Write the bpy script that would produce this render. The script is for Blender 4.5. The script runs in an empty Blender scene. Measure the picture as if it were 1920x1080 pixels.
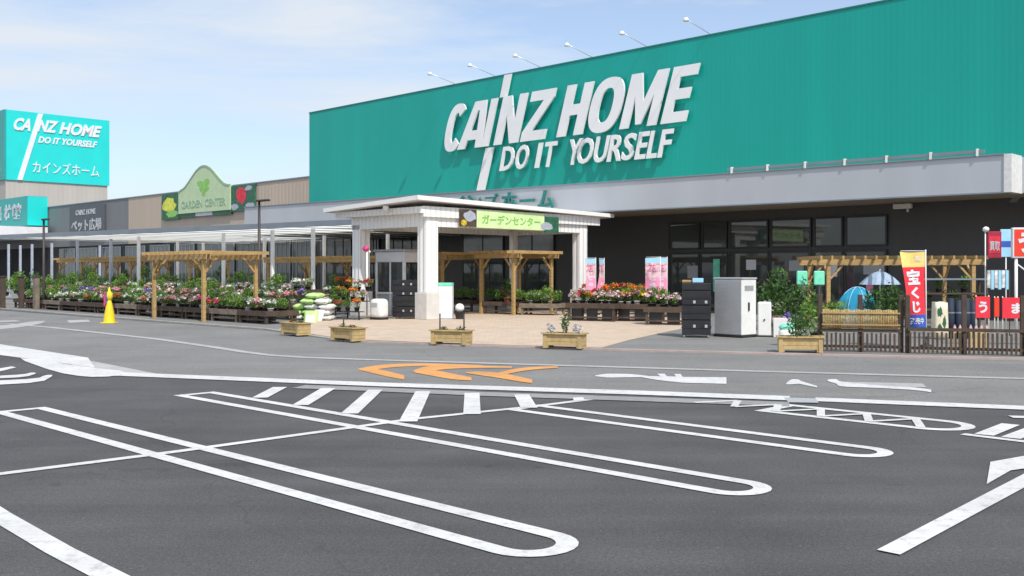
import bpy, bmesh, math, random
from mathutils import Vector, Matrix
random.seed(7)
R = math.radians
SC = bpy.context.scene
COL = SC.collection

# ------------------------------------------------------------------ camera
EYE = 1.8                      # eye height, metres
FPX = 1870.0                   # focal length in pixels of a 1920 px wide frame
HZ = 510.0                     # horizon row
cd = bpy.data.cameras.new('camera'); cam = bpy.data.objects.new('camera', cd); COL.objects.link(cam)
cam.location = (0, 0, EYE); cam.rotation_euler = (R(90), 0, 0)
cd.sensor_width = 36; cd.lens = 36*FPX/1920; cd.shift_y = -(540-HZ)/1920
cd.clip_end = 5000
SC.camera = cam

# ------------------------------------------------------------------ light
US = Vector((.7146, -.6996, 0)); UN = Vector((.6996, .7146, 0))   # along the shop front / into the shop
THETA = math.atan2(-.6996, .7146)
sdir = (US*.62 - UN*.24 + Vector((0, 0, .78))).normalized()         # towards the sun
el = math.asin(sdir.z); az = math.atan2(sdir.x, sdir.y)
sl = bpy.data.lights.new('sun', 'SUN'); sl.energy = 3.6; sl.angle = R(.55); sl.color = (1, .96, .9)
so = bpy.data.objects.new('sun', sl); COL.objects.link(so)
so.rotation_euler = sdir.to_track_quat('Z', 'Y').to_euler(); so.location = (0, 0, 60)

w = bpy.data.worlds.new('World'); SC.world = w; w.use_nodes = True
nt = w.node_tree; nd = nt.nodes; lk = nt.links; nd.clear()
out = nd.new('ShaderNodeOutputWorld'); bg = nd.new('ShaderNodeBackground'); bg.inputs[1].default_value = .11
sky = nd.new('ShaderNodeTexSky'); sky.sky_type = 'NISHITA'; sky.sun_disc = False
sky.sun_elevation = el; sky.sun_rotation = az; sky.dust_density = 1.6; sky.ozone_density = 1.2
tc = nd.new('ShaderNodeTexCoord'); mp = nd.new('ShaderNodeMapping')
mp.inputs['Scale'].default_value = (1.0, 1.0, 5.0); mp.inputs['Rotation'].default_value = (R(9), R(14), R(20))
mp.inputs['Location'].default_value = (.35, .1, .6)
n1 = nd.new('ShaderNodeTexNoise'); n1.inputs['Scale'].default_value = 1.7; n1.inputs['Detail'].default_value = 6; n1.inputs['Roughness'].default_value = .55
n1.inputs['Distortion'].default_value = .35
cr = nd.new('ShaderNodeValToRGB'); cr.color_ramp.elements[0].position = .41; cr.color_ramp.elements[1].position = .58
cr.color_ramp.elements[0].color = (.2, .2, .2, 1); cr.color_ramp.elements[1].color = (.95, .95, .95, 1)
mx = nd.new('ShaderNodeMix'); mx.data_type = 'RGBA'; mx.inputs['B'].default_value = (7.1, 7.65, 8.3, 1)
lk.new(tc.outputs['Generated'], mp.inputs[0]); lk.new(mp.outputs[0], n1.inputs[0]); lk.new(n1.outputs['Fac'], cr.inputs[0])
vs_ = nd.new('ShaderNodeVectorMath'); vs_.operation = 'MULTIPLY'; vs_.inputs[1].default_value = (1.62, 1.64, 1.72); lk.new(sky.outputs[0], vs_.inputs[0])
lk.new(cr.outputs[0], mx.inputs['Factor']); lk.new(vs_.outputs[0], mx.inputs['A']); lk.new(mx.outputs['Result'], bg.inputs[0]); lk.new(bg.outputs[0], out.inputs[0])
SC.view_settings.view_transform = 'Standard'; SC.view_settings.look = 'None'
SC.view_settings.exposure = 0; SC.view_settings.gamma = 1

# ------------------------------------------------------------------ geometry helpers
def G(px, py):                                     # ground point seen at a pixel of the 1920x1080 photograph
    Y = EYE*FPX/(py-HZ); return ((px-960)*Y/FPX, Y)
def toSN(p): return (p[0]*.7146 - p[1]*.6996, p[0]*.6996 + p[1]*.7146)
def W(s, n, z=0): return Vector((US.x*s+UN.x*n, US.y*s+UN.y*n, z))
def onN(px, n):                                    # (s, depth) where pixel column px meets the plane at n
    r = (px-960)/FPX; Y = n/(.6996*r+.7146); return (.7146*r-.6996)*Y, Y
def onS(px, s):
    r = (px-960)/FPX; Y = s/(.7146*r-.6996); return (.6996*r+.7146)*Y, Y
def Z(py, Y): return EYE-(py-HZ)*Y/FPX

class MB:
    def __init__(s): s.v = []; s.f = []; s.m = []; s.k = 0; s.sm = []
    def face(s, pts, smooth=False):
        b = len(s.v); s.v += [tuple(p) for p in pts]; s.f.append(tuple(range(b, b+len(pts)))); s.m.append(s.k); s.sm.append(smooth)
    def add(s, vs, fs, smooth=False):
        b = len(s.v); s.v += [tuple(p) for p in vs]
        for f in fs: s.f.append(tuple(b+i for i in f)); s.m.append(s.k); s.sm.append(smooth)
    def box(s, x0, x1, y0, y1, z0, z1, M=None):
        vs = [Vector(p) for p in ((x0,y0,z0),(x1,y0,z0),(x1,y1,z0),(x0,y1,z0),(x0,y0,z1),(x1,y0,z1),(x1,y1,z1),(x0,y1,z1))]
        if M: vs = [M @ v for v in vs]
        s.add(vs, [(0,3,2,1),(4,5,6,7),(0,1,5,4),(1,2,6,5),(2,3,7,6),(3,0,4,7)])
    def bevbox(s, x0, x1, y0, y1, z0, z1, b=.01, M=None):
        bm = bmesh.new()
        vs = [bm.verts.new(p) for p in ((x0,y0,z0),(x1,y0,z0),(x1,y1,z0),(x0,y1,z0),(x0,y0,z1),(x1,y0,z1),(x1,y1,z1),(x0,y1,z1))]
        for f in [(0,3,2,1),(4,5,6,7),(0,1,5,4),(1,2,6,5),(2,3,7,6),(3,0,4,7)]: bm.faces.new([vs[i] for i in f])
        bmesh.ops.bevel(bm, geom=bm.edges[:], offset=b, segments=1, affect='EDGES')
        s.bm(bm, M)
    def bm(s, bm, M=None, smooth=False):
        bm.verts.index_update()
        s.add([(M @ v.co if M else v.co.copy()) for v in bm.verts], [[v.index for v in f.verts] for f in bm.faces], smooth); bm.free()
    def bar(s, a, b, w_, h_=None):                 # rectangular bar between two points
        a, b = Vector(a), Vector(b); h_ = h_ or w_; d = (b-a); L = d.length; d.normalize()
        up = Vector((0,0,1)) if abs(d.z) < .95 else Vector((0,1,0))
        x = d.cross(up).normalized(); y = x.cross(d).normalized()
        vs = [a+x*i*w_/2+y*j*h_/2+d*k*L for k in (0,1) for i,j in ((-1,-1),(1,-1),(1,1),(-1,1))]
        s.add(vs, [(0,1,2,3),(7,6,5,4),(0,4,5,1),(1,5,6,2),(2,6,7,3),(3,7,4,0)])
    def tube(s, pts, r, n=8, cap=True):
        pts = [Vector(p) for p in pts]; rs = r if isinstance(r, (list, tuple)) else [r]*len(pts)
        b = len(s.v); L = len(pts)
        for i, p in enumerate(pts):
            d = (pts[min(i+1, L-1)]-pts[max(i-1, 0)]).normalized()
            up = Vector((0,0,1)) if abs(d.z) < .9 else Vector((1,0,0))
            x = d.cross(up).normalized(); y = x.cross(d)
            for k in range(n):
                a = 2*math.pi*k/n; s.v.append(tuple(p+(x*math.cos(a)+y*math.sin(a))*rs[i]))
        for i in range(L-1):
            for k in range(n):
                s.f.append((b+i*n+k, b+i*n+(k+1)%n, b+(i+1)*n+(k+1)%n, b+(i+1)*n+k)); s.m.append(s.k); s.sm.append(True)
        if cap:
            for q, i in ((0,0),(1,L-1)):
                s.f.append(tuple(b+i*n+k for k in (range(n) if q else reversed(range(n))))); s.m.append(s.k); s.sm.append(False)
    def lathe(s, prof, n=16, c=(0,0,0)):
        b = len(s.v); c = Vector(c)
        for (r, z) in prof:
            for k in range(n):
                a = 2*math.pi*k/n; s.v.append(tuple(c+Vector((r*math.cos(a), r*math.sin(a), z))))
        for i in range(len(prof)-1):
            for k in range(n):
                s.f.append((b+i*n+k, b+i*n+(k+1)%n, b+(i+1)*n+(k+1)%n, b+(i+1)*n+k)); s.m.append(s.k); s.sm.append(True)
    def prism(s, pts, d):                          # extrude a planar polygon by vector d
        n = len(pts); P = [Vector(p) for p in pts]; d = Vector(d)
        s.add(P+[p+d for p in P], [tuple(range(n)), tuple(reversed(range(n, 2*n)))]+[((i+1)%n, i, n+i, n+(i+1)%n) for i in range(n)])
    def build(s, name, mats, parent=None):
        me = bpy.data.meshes.new(name); me.from_pydata(s.v, [], s.f)
        if not isinstance(mats, (list, tuple)): mats = [mats]
        for m in mats: me.materials.append(m)
        me.polygons.foreach_set('material_index', s.m); me.polygons.foreach_set('use_smooth', s.sm)
        me.update()
        o = bpy.data.objects.new(name, me); COL.objects.link(o)
        if parent: o.parent = parent
        return o

def tag(o, label=None, cat=None, group=None, kind=None):
    if label: o['label'] = label
    if cat: o['category'] = cat
    if group: o['group'] = group
    if kind: o['kind'] = kind
    return o
def thing(name, loc, rz, label, cat, group=None):
    o = bpy.data.objects.new(name, None); COL.objects.link(o); o.location = loc; o.rotation_euler = (0, 0, rz)
    o.empty_display_size = .2
    return tag(o, label, cat, group)
def sthing(name, s, n, z, label, cat, group=None, rz=0): return thing(name, W(s, n, z), THETA+rz, label, cat, group)
def gthing(name, px, py, rz, label, cat, group=None):
    x, y = G(px, py); return thing(name, (x, y, 0), rz, label, cat, group)
KIDS = {}
def copy_tree(o, loc=None, rz=None, label=None, group=None, parent=None, sc=None):
    c = o.copy(); COL.objects.link(c); c.parent = parent
    if loc is not None: c.location = loc
    if rz is not None: c.rotation_euler = (0, 0, rz)
    if sc is not None: c.scale = (sc,)*3
    if label: c['label'] = label
    if group: c['group'] = group
    for ch in [k for k in ALLKIDS(o)]: copy_tree(ch, parent=c)
    return c
def ALLKIDS(o):
    if o.name not in KIDS: KIDS[o.name] = list(o.children)
    return KIDS[o.name]

# ------------------------------------------------------------------ materials
def mat(name, col, rough=.6, var=.12, scale=6, bump=0, bscale=40, metal=0, spec=.5, dirt=None, dscale=1.2, streak=False, transl=0):
    m = bpy.data.materials.new(name); m.use_nodes = True; nt = m.node_tree; nd = nt.nodes; lk = nt.links
    b = nd['Principled BSDF']; b.inputs['Roughness'].default_value = rough; b.inputs['Metallic'].default_value = metal
    b.inputs['Specular IOR Level'].default_value = spec
    tc = nd.new('ShaderNodeTexCoord'); n = nd.new('ShaderNodeTexNoise'); n.inputs['Scale'].default_value = scale; n.inputs['Detail'].default_value = 5
    src = tc.outputs['Object']
    if streak:
        mp = nd.new('ShaderNodeMapping'); mp.inputs['Scale'].default_value = streak; lk.new(src, mp.inputs[0]); src = mp.outputs[0]
    lk.new(src, n.inputs['Vector'])
    r = nd.new('ShaderNodeMapRange'); r.inputs['From Min'].default_value = .3; r.inputs['From Max'].default_value = .7
    r.inputs['To Min'].default_value = 1-var; r.inputs['To Max'].default_value = 1+var
    lk.new(n.outputs['Fac'], r.inputs[0])
    v = nd.new('ShaderNodeVectorMath'); v.operation = 'SCALE'; v.inputs[0].default_value = col[:3]
    lk.new(r.outputs[0], v.inputs['Scale']); last = v.outputs[0]
    if dirt:
        n2 = nd.new('ShaderNodeTexNoise'); n2.inputs['Scale'].default_value = dscale; n2.inputs['Detail'].default_value = 7
        lk.new(tc.outputs['Object'], n2.inputs['Vector'])
        c2 = nd.new('ShaderNodeMapRange'); c2.inputs['From Min'].default_value = .5; c2.inputs['From Max'].default_value = .75; c2.inputs['To Max'].default_value = .7
        lk.new(n2.outputs['Fac'], c2.inputs[0])
        mm = nd.new('ShaderNodeMix'); mm.data_type = 'RGBA'; mm.inputs['B'].default_value = (*dirt, 1)
        lk.new(c2.outputs[0], mm.inputs['Factor']); lk.new(last, mm.inputs['A']); last = mm.outputs['Result']
    lk.new(last, b.inputs['Base Color'])
    if bump:
        n3 = nd.new('ShaderNodeTexNoise'); n3.inputs['Scale'].default_value = bscale; n3.inputs['Detail'].default_value = 4
        lk.new(tc.outputs['Object'], n3.inputs['Vector']); bp = nd.new('ShaderNodeBump'); bp.inputs['Strength'].default_value = bump; bp.inputs['Distance'].default_value = .01
        lk.new(n3.outputs['Fac'], bp.inputs['Height']); lk.new(bp.outputs[0], b.inputs['Normal'])
    if transl:
        t = nd.new('ShaderNodeBsdfTranslucent'); lk.new(last, t.inputs[0]); ms = nd.new('ShaderNodeMixShader'); ms.inputs[0].default_value = transl
        lk.new(b.outputs[0], ms.inputs[1]); lk.new(t.outputs[0], ms.inputs[2]); lk.new(ms.outputs[0], nd['Material Output'].inputs[0])
    return m
def ribbed(name, col, pitch, rough=.4, depth=.03, spec=.5, axis=0):
    m = mat(name, col, rough, var=.05, scale=.6, spec=spec, streak=(1,1,.1)); nt = m.node_tree; nd = nt.nodes; lk = nt.links; b = nd['Principled BSDF']
    tc = nd.new('ShaderNodeTexCoord'); sx = nd.new('ShaderNodeSeparateXYZ'); lk.new(tc.outputs['Object'], sx.inputs[0])
    ml = nd.new('ShaderNodeMath'); ml.operation = 'MULTIPLY'; ml.inputs[1].default_value = 1/pitch
    if axis == 3:
        ad = nd.new('ShaderNodeMath'); ad.operation = 'ADD'; lk.new(sx.outputs[0], ad.inputs[0]); lk.new(sx.outputs[1], ad.inputs[1]); lk.new(ad.outputs[0], ml.inputs[0])
    else: lk.new(sx.outputs[axis], ml.inputs[0])
    pp = nd.new('ShaderNodeMath'); pp.operation = 'PINGPONG'; pp.inputs[1].default_value = .5; lk.new(ml.outputs[0], pp.inputs[0])
    mr = nd.new('ShaderNodeMapRange'); mr.inputs['From Min'].default_value = .12; mr.inputs['From Max'].default_value = .3; lk.new(pp.outputs[0], mr.inputs[0])
    bp = nd.new('ShaderNodeBump'); bp.inputs['Strength'].default_value = .6; bp.inputs['Distance'].default_value = depth
    lk.new(mr.outputs[0], bp.inputs['Height']); lk.new(bp.outputs[0], b.inputs['Normal'])
    return m
def asphalt(name, c, fine=70, patch=.22):
    m = bpy.data.materials.new(name); m.use_nodes = True; nt = m.node_tree; nd = nt.nodes; lk = nt.links; b = nd['Principled BSDF']
    b.inputs['Roughness'].default_value = .88; b.inputs['Specular IOR Level'].default_value = .35
    tc = nd.new('ShaderNodeTexCoord'); P = tc.outputs['Object']
    def noise(sc, det, rough=.6, vec=P):
        n = nd.new('ShaderNodeTexNoise'); n.inputs['Scale'].default_value = sc; n.inputs['Detail'].default_value = det; n.inputs['Roughness'].default_value = rough; lk.new(vec, n.inputs['Vector']); return n.outputs['Fac']
    def rng(src, a, b_, lo, hi):
        r = nd.new('ShaderNodeMapRange'); r.inputs['From Min'].default_value = a; r.inputs['From Max'].default_value = b_; r.inputs['To Min'].default_value = lo; r.inputs['To Max'].default_value = hi; lk.new(src, r.inputs[0]); return r.outputs[0]
    def mul(a, b_):
        x = nd.new('ShaderNodeMath'); x.operation = 'MULTIPLY'; lk.new(a, x.inputs[0]); lk.new(b_, x.inputs[1]); return x.outputs[0]
    f = mul(rng(noise(fine, 4, .75), .3, .7, .5, 1.55), rng(noise(28, 3, .7), .3, .7, .82, 1.2))
    g = rng(noise(.45, 5, .6), .3, .7, 1-patch, 1+patch)
    mp = nd.new('ShaderNodeMapping'); mp.inputs['Rotation'].default_value = (0, 0, -THETA); mp.inputs['Scale'].default_value = (.12, 1.6, 1); lk.new(P, mp.inputs[0])
    t = rng(noise(1.2, 4, .5, mp.outputs[0]), .3, .7, 1-patch*.6, 1+patch*.6)
    sp = rng(noise(24, 2, .5), .66, .74, 1, 1.6)
    st = rng(noise(1.7, 6, .65), .64, .7, 1, .72); st2 = rng(noise(.8, 7, .7), .66, .72, 1, 1.22)
    vo = nd.new('ShaderNodeTexVoronoi'); vo.feature = 'DISTANCE_TO_EDGE'; vo.inputs['Scale'].default_value = .16
    wn = nd.new('ShaderNodeTexNoise'); wn.inputs['Scale'].default_value = 1.6; wn.inputs['Detail'].default_value = 6; lk.new(P, wn.inputs['Vector'])
    va = nd.new('ShaderNodeVectorMath'); va.operation = 'MULTIPLY_ADD'; va.inputs[1].default_value = (.9, .9, 0); lk.new(wn.outputs['Color'], va.inputs[0]); lk.new(P, va.inputs[2]); lk.new(va.outputs[0], vo.inputs['Vector'])
    ck = rng(vo.outputs['Distance'], .001, .003, .84, 1)
    allf = mul(mul(mul(mul(mul(mul(f, g), t), sp), st), st2), ck)
    v = nd.new('ShaderNodeVectorMath'); v.operation = 'SCALE'; v.inputs[0].default_value = c; lk.new(allf, v.inputs['Scale']); lk.new(v.outputs[0], b.inputs['Base Color'])
    bp = nd.new('ShaderNodeBump'); bp.inputs['Strength'].default_value = .5; bp.inputs['Distance'].default_value = .006
    lk.new(noise(fine*1.4, 3, .7), bp.inputs['Height']); lk.new(bp.outputs[0], b.inputs['Normal'])
    return m
def paint(name, c, worn=.5):                        # road paint with holes worn through to the asphalt
    m = bpy.data.materials.new(name); m.use_nodes = True; nt = m.node_tree; nd = nt.nodes; lk = nt.links; b = nd['Principled BSDF']
    b.inputs['Roughness'].default_value = .7
    tc = nd.new('ShaderNodeTexCoord'); P = tc.outputs['Object']
    n = nd.new('ShaderNodeTexNoise'); n.inputs['Scale'].default_value = 7; n.inputs['Detail'].default_value = 10; n.inputs['Roughness'].default_value = .82; lk.new(P, n.inputs['Vector'])
    r = nd.new('ShaderNodeMapRange'); r.inputs['From Min'].default_value = .5; r.inputs['From Max'].default_value = .72; r.inputs['To Max'].default_value = worn; lk.new(n.outputs['Fac'], r.inputs[0])
    n2 = nd.new('ShaderNodeTexNoise'); n2.inputs['Scale'].default_value = 1.1; n2.inputs['Detail'].default_value = 5; lk.new(P, n2.inputs['Vector'])
    r2 = nd.new('ShaderNodeMapRange'); r2.inputs['From Min'].default_value = .3; r2.inputs['From Max'].default_value = .7; r2.inputs['To Min'].default_value = .86; r2.inputs['To Max'].default_value = 1.06; lk.new(n2.outputs['Fac'], r2.inputs[0])
    v = nd.new('ShaderNodeVectorMath'); v.operation = 'SCALE'; v.inputs[0].default_value = c; lk.new(r2.outputs[0], v.inputs['Scale'])
    mm = nd.new('ShaderNodeMix'); mm.data_type = 'RGBA'; mm.inputs['B'].default_value = (.13, .13, .13, 1); lk.new(r.outputs[0], mm.inputs['Factor']); lk.new(v.outputs[0], mm.inputs['A'])
    lk.new(mm.outputs['Result'], b.inputs['Base Color']); return m
def leafmat(name, c, tr=.3):
    m = mat(name, c, .55, var=.45, scale=9, spec=.3, transl=tr); return m
def paver(name):
    m = mat(name, (.6, .475, .37), .85, var=.1, scale=2.2, dirt=(.52, .42, .33), dscale=.5); nt = m.node_tree; nd = nt.nodes; lk = nt.links; b = nd['Principled BSDF']
    tc = nd.new('ShaderNodeTexCoord'); br = nd.new('ShaderNodeTexBrick'); br.inputs['Scale'].default_value = 1
    br.inputs['Brick Width'].default_value = .3; br.inputs['Row Height'].default_value = .15; br.inputs['Mortar Size'].default_value = .006
    br.inputs['Color1'].default_value = (1, .96, .92, 1); br.inputs['Color2'].default_value = (.86, .88, .86, 1); br.inputs['Mortar'].default_value = (.72, .7, .68, 1)
    lk.new(tc.outputs['Object'], br.inputs['Vector'])
    old = b.inputs['Base Color'].links[0].from_socket
    mm = nd.new('ShaderNodeMix'); mm.data_type = 'RGBA'; mm.blend_type = 'MULTIPLY'; mm.inputs['Factor'].default_value = 1
    lk.new(old, mm.inputs['A']); lk.new(br.outputs['Color'], mm.inputs['B']); lk.new(mm.outputs['Result'], b.inputs['Base Color']); return m
M = dict(
    asphalt=asphalt('asphalt', (.078, .078, .079)), lane=asphalt('lane_asphalt', (.195, .192, .186), patch=.12), apron=asphalt('apron_asphalt', (.2, .196, .188), patch=.12),
    paint=paint('white_paint', (.66, .66, .65), .65), orange=paint('orange_paint', (.72, .33, .09), .7), old=paint('faded_paint', (.44, .43, .42), .8),
    wornp=paint('worn_paint', (.3, .3, .3), .8),
    paver=paver('paver'), pink=mat('pink_kerb', (.42, .33, .3), .85, .12, 3), concrete=mat('concrete', (.36, .35, .32), .85, .14, 2.5, .3),
    teal=ribbed('teal_cladding', (.006, .355, .3), .25, .42, .004, spec=.35), tealedge=mat('teal_trim', (.02, .2, .18), .4),
    tealsign=mat('teal_sign_face', (.012, .62, .58), .35, .04, .5), tealshade=mat('teal_shaded_face', (.012, .34, .31), .4, .05, .5),  # second teal is a shaded copy, dimness of the fronts put into its colour
    tan=ribbed('tan_cladding', (.5, .41, .33), .45, .6, .02), greywall=ribbed('grey_cladding', (.185, .19, .2), .45, .55, .02), towergrey=ribbed('tower_cladding', (.44, .41, .37), .6, .6, .02, axis=3),
    dark=ribbed('charcoal_wall', (.08, .078, .078), .6, .6, .01), fascia=mat('fascia_metal', (.49, .51, .54), .35, .05, .7, metal=.25, streak=(1,1,.2)), fend=mat('fascia_end', (.75, .75, .72), .4),
    soffit=mat('soffit', (.42, .36, .27), .8), roof=mat('roof_membrane', (.3, .3, .3), .9),
    white=mat('white_enamel', (.74, .74, .76), .4, .05, 1.5), letter=mat('letter_face', (.84, .85, .86), .45, .04, .8),
    porch=ribbed('porch_white', (.86, .86, .84), .25, .5, .04, axis=3), porchp=mat('porch_paint', (.86, .855, .84), .45, .05, 1.2, dirt=(.62, .6, .56)), beige=mat('column_base', (.62, .6, .56), .7, .08, 4),
    translu=mat('translucent_sheet', (.8, .8, .77), .4, .06, .8, transl=.8), gutter=mat('gutter', (.24, .28, .32), .4, .08, 1, metal=.3),
    frame=mat('black_frame', (.03, .03, .033), .4), alu=mat('aluminium', (.5, .5, .5), .35, .08, 2, metal=.7),
    glass=mat('dark_glass', (.055, .066, .066), .03, .2, .8, spec=.75), glassg=mat('grey_glass', (.13, .14, .145), .08, .3, .5, spec=.8), inside=mat('shop_interior', (.02, .022, .024), .8, .6, .6),  # grey in both glass colours stands in for reflections on the panes
    wood=mat('pine', (.43, .28, .11), .65, .22, 3, .3, 30, streak=(1,1,6), dirt=(.3, .19, .07)), woodp=mat('planter_pine', (.5, .36, .16), .7, .2, 5, .3, 30, dirt=(.34, .25, .13), dscale=4),
    woodd=mat('dark_stained_wood', (.075, .05, .035), .75, .3, 4, .3), woodg=mat('grey_weathered_wood', (.2, .16, .12), .8, .3, 4, .3), bamboo=mat('bamboo_screen', (.45, .33, .14), .7, .4, 22),
    blackp=mat('black_plastic', (.018, .018, .02), .45, .3, 5), greyp=mat('grey_plastic', (.42, .43, .44), .5, .06, 3), whitep=mat('white_plastic', (.78, .78, .75), .5, .05, 3),
    yellow=mat('yellow_plastic', (.85, .62, .02), .4, .06, 3), red=mat('red_cloth', (.78, .03, .05), .7, .1, 3), redsign=mat('red_sign', (.82, .05, .02), .4, .05, 1), maroon=mat('maroon_print', (.38, .02, .05), .5),
    navy=mat('navy_cloth', (.012, .022, .045), .7, .3, 4), blue=mat('blue_print', (.03, .1, .45), .6), pinkc=mat('pink_cloth', (.85, .3, .5), .7, .08, 3), skyc=mat('pale_blue_cloth', (.35, .65, .85), .6, .08, 3),
    tarp=mat('blue_tarp', (.02, .3, .48), .5, .15, 4), parasol=mat('parasol_cloth', (.5, .66, .85), .7, .1, 4, transl=.3), cream=mat('cream', (.75, .68, .5), .6), gold=mat('gold_cloth', (.85, .65, .2), .7, .15, 4),
    mint=mat('mint_sign', (.2, .75, .5), .5), lime=mat('lime_print', (.5, .74, .26), .5, .12, 4), limel=mat('lime_banner', (.66, .84, .42), .5, .1, 2), dgreen=mat('dark_green_print', (.03, .13, .07), .5, .3, 4),
    sgreen=mat('sage_board', (.52, .66, .4), .5, .06, 2), sgtext=mat('sage_lettering', (.33, .47, .33), .5), lgreen=mat('leaf_print', (.25, .55, .12), .5, .2, 5), rose=mat('rose_print', (.7, .03, .06), .5, .3, 3),
    lemon=mat('lemon_print', (.7, .72, .08), .5, .25, 4), sgrey=mat('sign_grey', (.4, .43, .5), .5), signb=mat('sign_board_dark', (.09, .1, .11), .5), txtg=mat('sign_text_grey', (.5, .53, .56), .5), dteal=mat('deep_teal_letter', (.02, .18, .16), .45),
    soil=mat('soil', (.04, .028, .018), .95, .4, 20), pot=mat('black_pot', (.03, .027, .025), .6, .2, 4), terra=mat('terracotta', (.42, .15, .07), .8, .15, 6), potw=mat('white_pot', (.7, .7, .68), .5),
    orangefl=leafmat('orange_petal', (.85, .2, .03)), pole=mat('dark_steel', (.045, .035, .035), .5, .2, 3),
    g1=leafmat('leaf_mid', (.1, .2, .04)), g2=leafmat('leaf_dark', (.045, .1, .035)), g3=leafmat('leaf_light', (.23, .39, .07)),
    p_pink=leafmat('petal_pink', (.82, .38, .46)), p_red=leafmat('petal_red', (.66, .07, .09)), p_white=leafmat('petal_white', (.85, .84, .8)), p_yel=leafmat('petal_yellow', (.85, .62, .04)),
    p_pur=leafmat('petal_purple', (.35, .2, .65)), p_mag=leafmat('petal_magenta', (.75, .09, .3)), p_lav=leafmat('petal_pale_pink', (.85, .6, .66)))

# ------------------------------------------------------------------ lettering
_tc = {}
def glyphs(txt, off=0.0, res=3):
    """flat outline of a word as (verts2d, faces), scaled to a unit box"""
    k = (txt, off)
    if k in _tc: return _tc[k]
    cu = bpy.data.curves.new('lettering', 'FONT'); cu.body = txt; cu.offset = off; cu.resolution_u = res; cu.fill_mode = 'FRONT'
    o = bpy.data.objects.new('lettering', cu); COL.objects.link(o)
    me = bpy.data.meshes.new_from_object(o.evaluated_get(bpy.context.evaluated_depsgraph_get()))
    vs = [(v.co.x, v.co.y) for v in me.vertices]; fs = [tuple(p.vertices) for p in me.polygons]
    bpy.data.objects.remove(o); bpy.data.curves.remove(cu); bpy.data.meshes.remove(me)
    if not vs: _tc[k] = ([], []); return _tc[k]
    x0 = min(v[0] for v in vs); x1 = max(v[0] for v in vs); y0 = min(v[1] for v in vs); y1 = max(v[1] for v in vs)
    _tc[k] = ([((x-x0)/(x1-x0 or 1), (y-y0)/(y1-y0 or 1)) for x, y in vs], fs); return _tc[k]
def text(mb, txt, org, xv, yv, dv, off=0.0, shear=0.0):
    """word in the box org + u*xv + v*yv, extruded by dv (towards the reader)"""
    vs, fs = glyphs(txt, off)
    if not vs: return
    org, xv, yv, dv = map(Vector, (org, xv, yv, dv)); xd = xv.normalized()
    P = [org+xv*u+yv*v+xd*shear*yv.length*v for u, v in vs]; n = len(P)
    ed = {}
    for f in fs:
        for i in range(len(f)):
            e = (f[i], f[(i+1)%len(f)]); ed[e] = 1
    sides = [(a, b, b+n, a+n) for (a, b) in ed if (b, a) not in ed]
    flip = xv.cross(yv).dot(dv) < 0
    F = [tuple(i+n for i in f) for f in fs]+sides
    if flip: F = [tuple(reversed(f)) for f in F]
    mb.add(P+[p+dv for p in P], F)

# ================================================================== GROUND
def sheet(name, pts, z, m, label=None):
    mb = MB(); mb.face([(x, y, z) for x, y in pts]); o = mb.build(name, m); tag(o, kind='structure')
    if label: o['label'] = label
    return o
bigm = MB(); bigm.face([(-1500, -600, 0), (1500, -600, 0), (1500, 2500, 0), (-1500, 2500, 0)])
tag(bigm.build('parking_lot', M['asphalt']), 'dark asphalt parking area', kind='structure')
def gp(*a): return [G(x, y) for x, y in a]
# driving lane: between the thick white line and the kerb
la = gp((-2600, 650), (-900, 622), (0, 652), (215, 700), (700, 722), (1200, 741), (1920, 769), (2900, 806))
kb = gp((3200, 708), (1920, 676), (1540, 668), (1150, 658), (850, 650), (650, 641), (500, 620), (300, 605), (0, 582), (-900, 556), (-2600, 560))
sheet('road', la+kb, .004, M['lane'], 'lighter grey asphalt driving lane')
# strip between thin line and kerb, plaza and pavement behind
def strip(name, a, b, z, m, lab=None): return sheet(name, gp(*a)+gp(*reversed(b)), z, m, lab)
def slab(name, pts, h, m, lab):
    mb = MB(); mb.prism([(x, y, -.1) for x, y in pts], (0, 0, h+.1)); o = mb.build(name, m)
    bm = bmesh.new(); bm.from_mesh(o.data); bmesh.ops.recalc_face_normals(bm, faces=bm.faces); bm.to_mesh(o.data); bm.free()
    return tag(o, lab, kind='structure')
back = [tuple(W(-190, 41).xy), tuple(W(30, 41).xy)]
kerbline = gp((-900, 556), (0, 579), (300, 603), (500, 618), (650, 640.5), (850, 648.5), (1150, 657), (1540, 667), (1920, 675), (3200, 706))
slab('pavement', kerbline+[back[1], back[0]], .03, M['apron'], 'pale grey pavement along the shop')
kb2 = MB()
for i in range(len(kerbline)-1):
    a = Vector((*kerbline[i], .0)); b = Vector((*kerbline[i+1], .0)); d = (b-a).normalized(); nn = Vector((-d.y, d.x, 0))
    if nn.y < 0: nn = -nn
    kb2.k = 0 if i < 4 else 1
    kb2.prism([a-nn*.12, b-nn*.12, b+nn*.04, a+nn*.04], (0, 0, .045))
tag(kb2.build('kerb', [M['concrete'], M['pink']]), 'low kerb edging the pavement', kind='structure')
plaza = gp((520, 619.5), (652, 638.5), (850, 646.5), (1128, 654.8), (1180, 640), (1275, 619), (1330, 605), (1150, 583), (900, 585), (700, 597), (600, 603))
sheet('plaza', plaza, .036, M['paver'], 'orange beige brick paving before the porch')
plp = gp((1135, 655), (1185, 641.5), (1300, 641), (1460, 655), (1540, 663), (1540, 666), (1300, 660))

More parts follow.
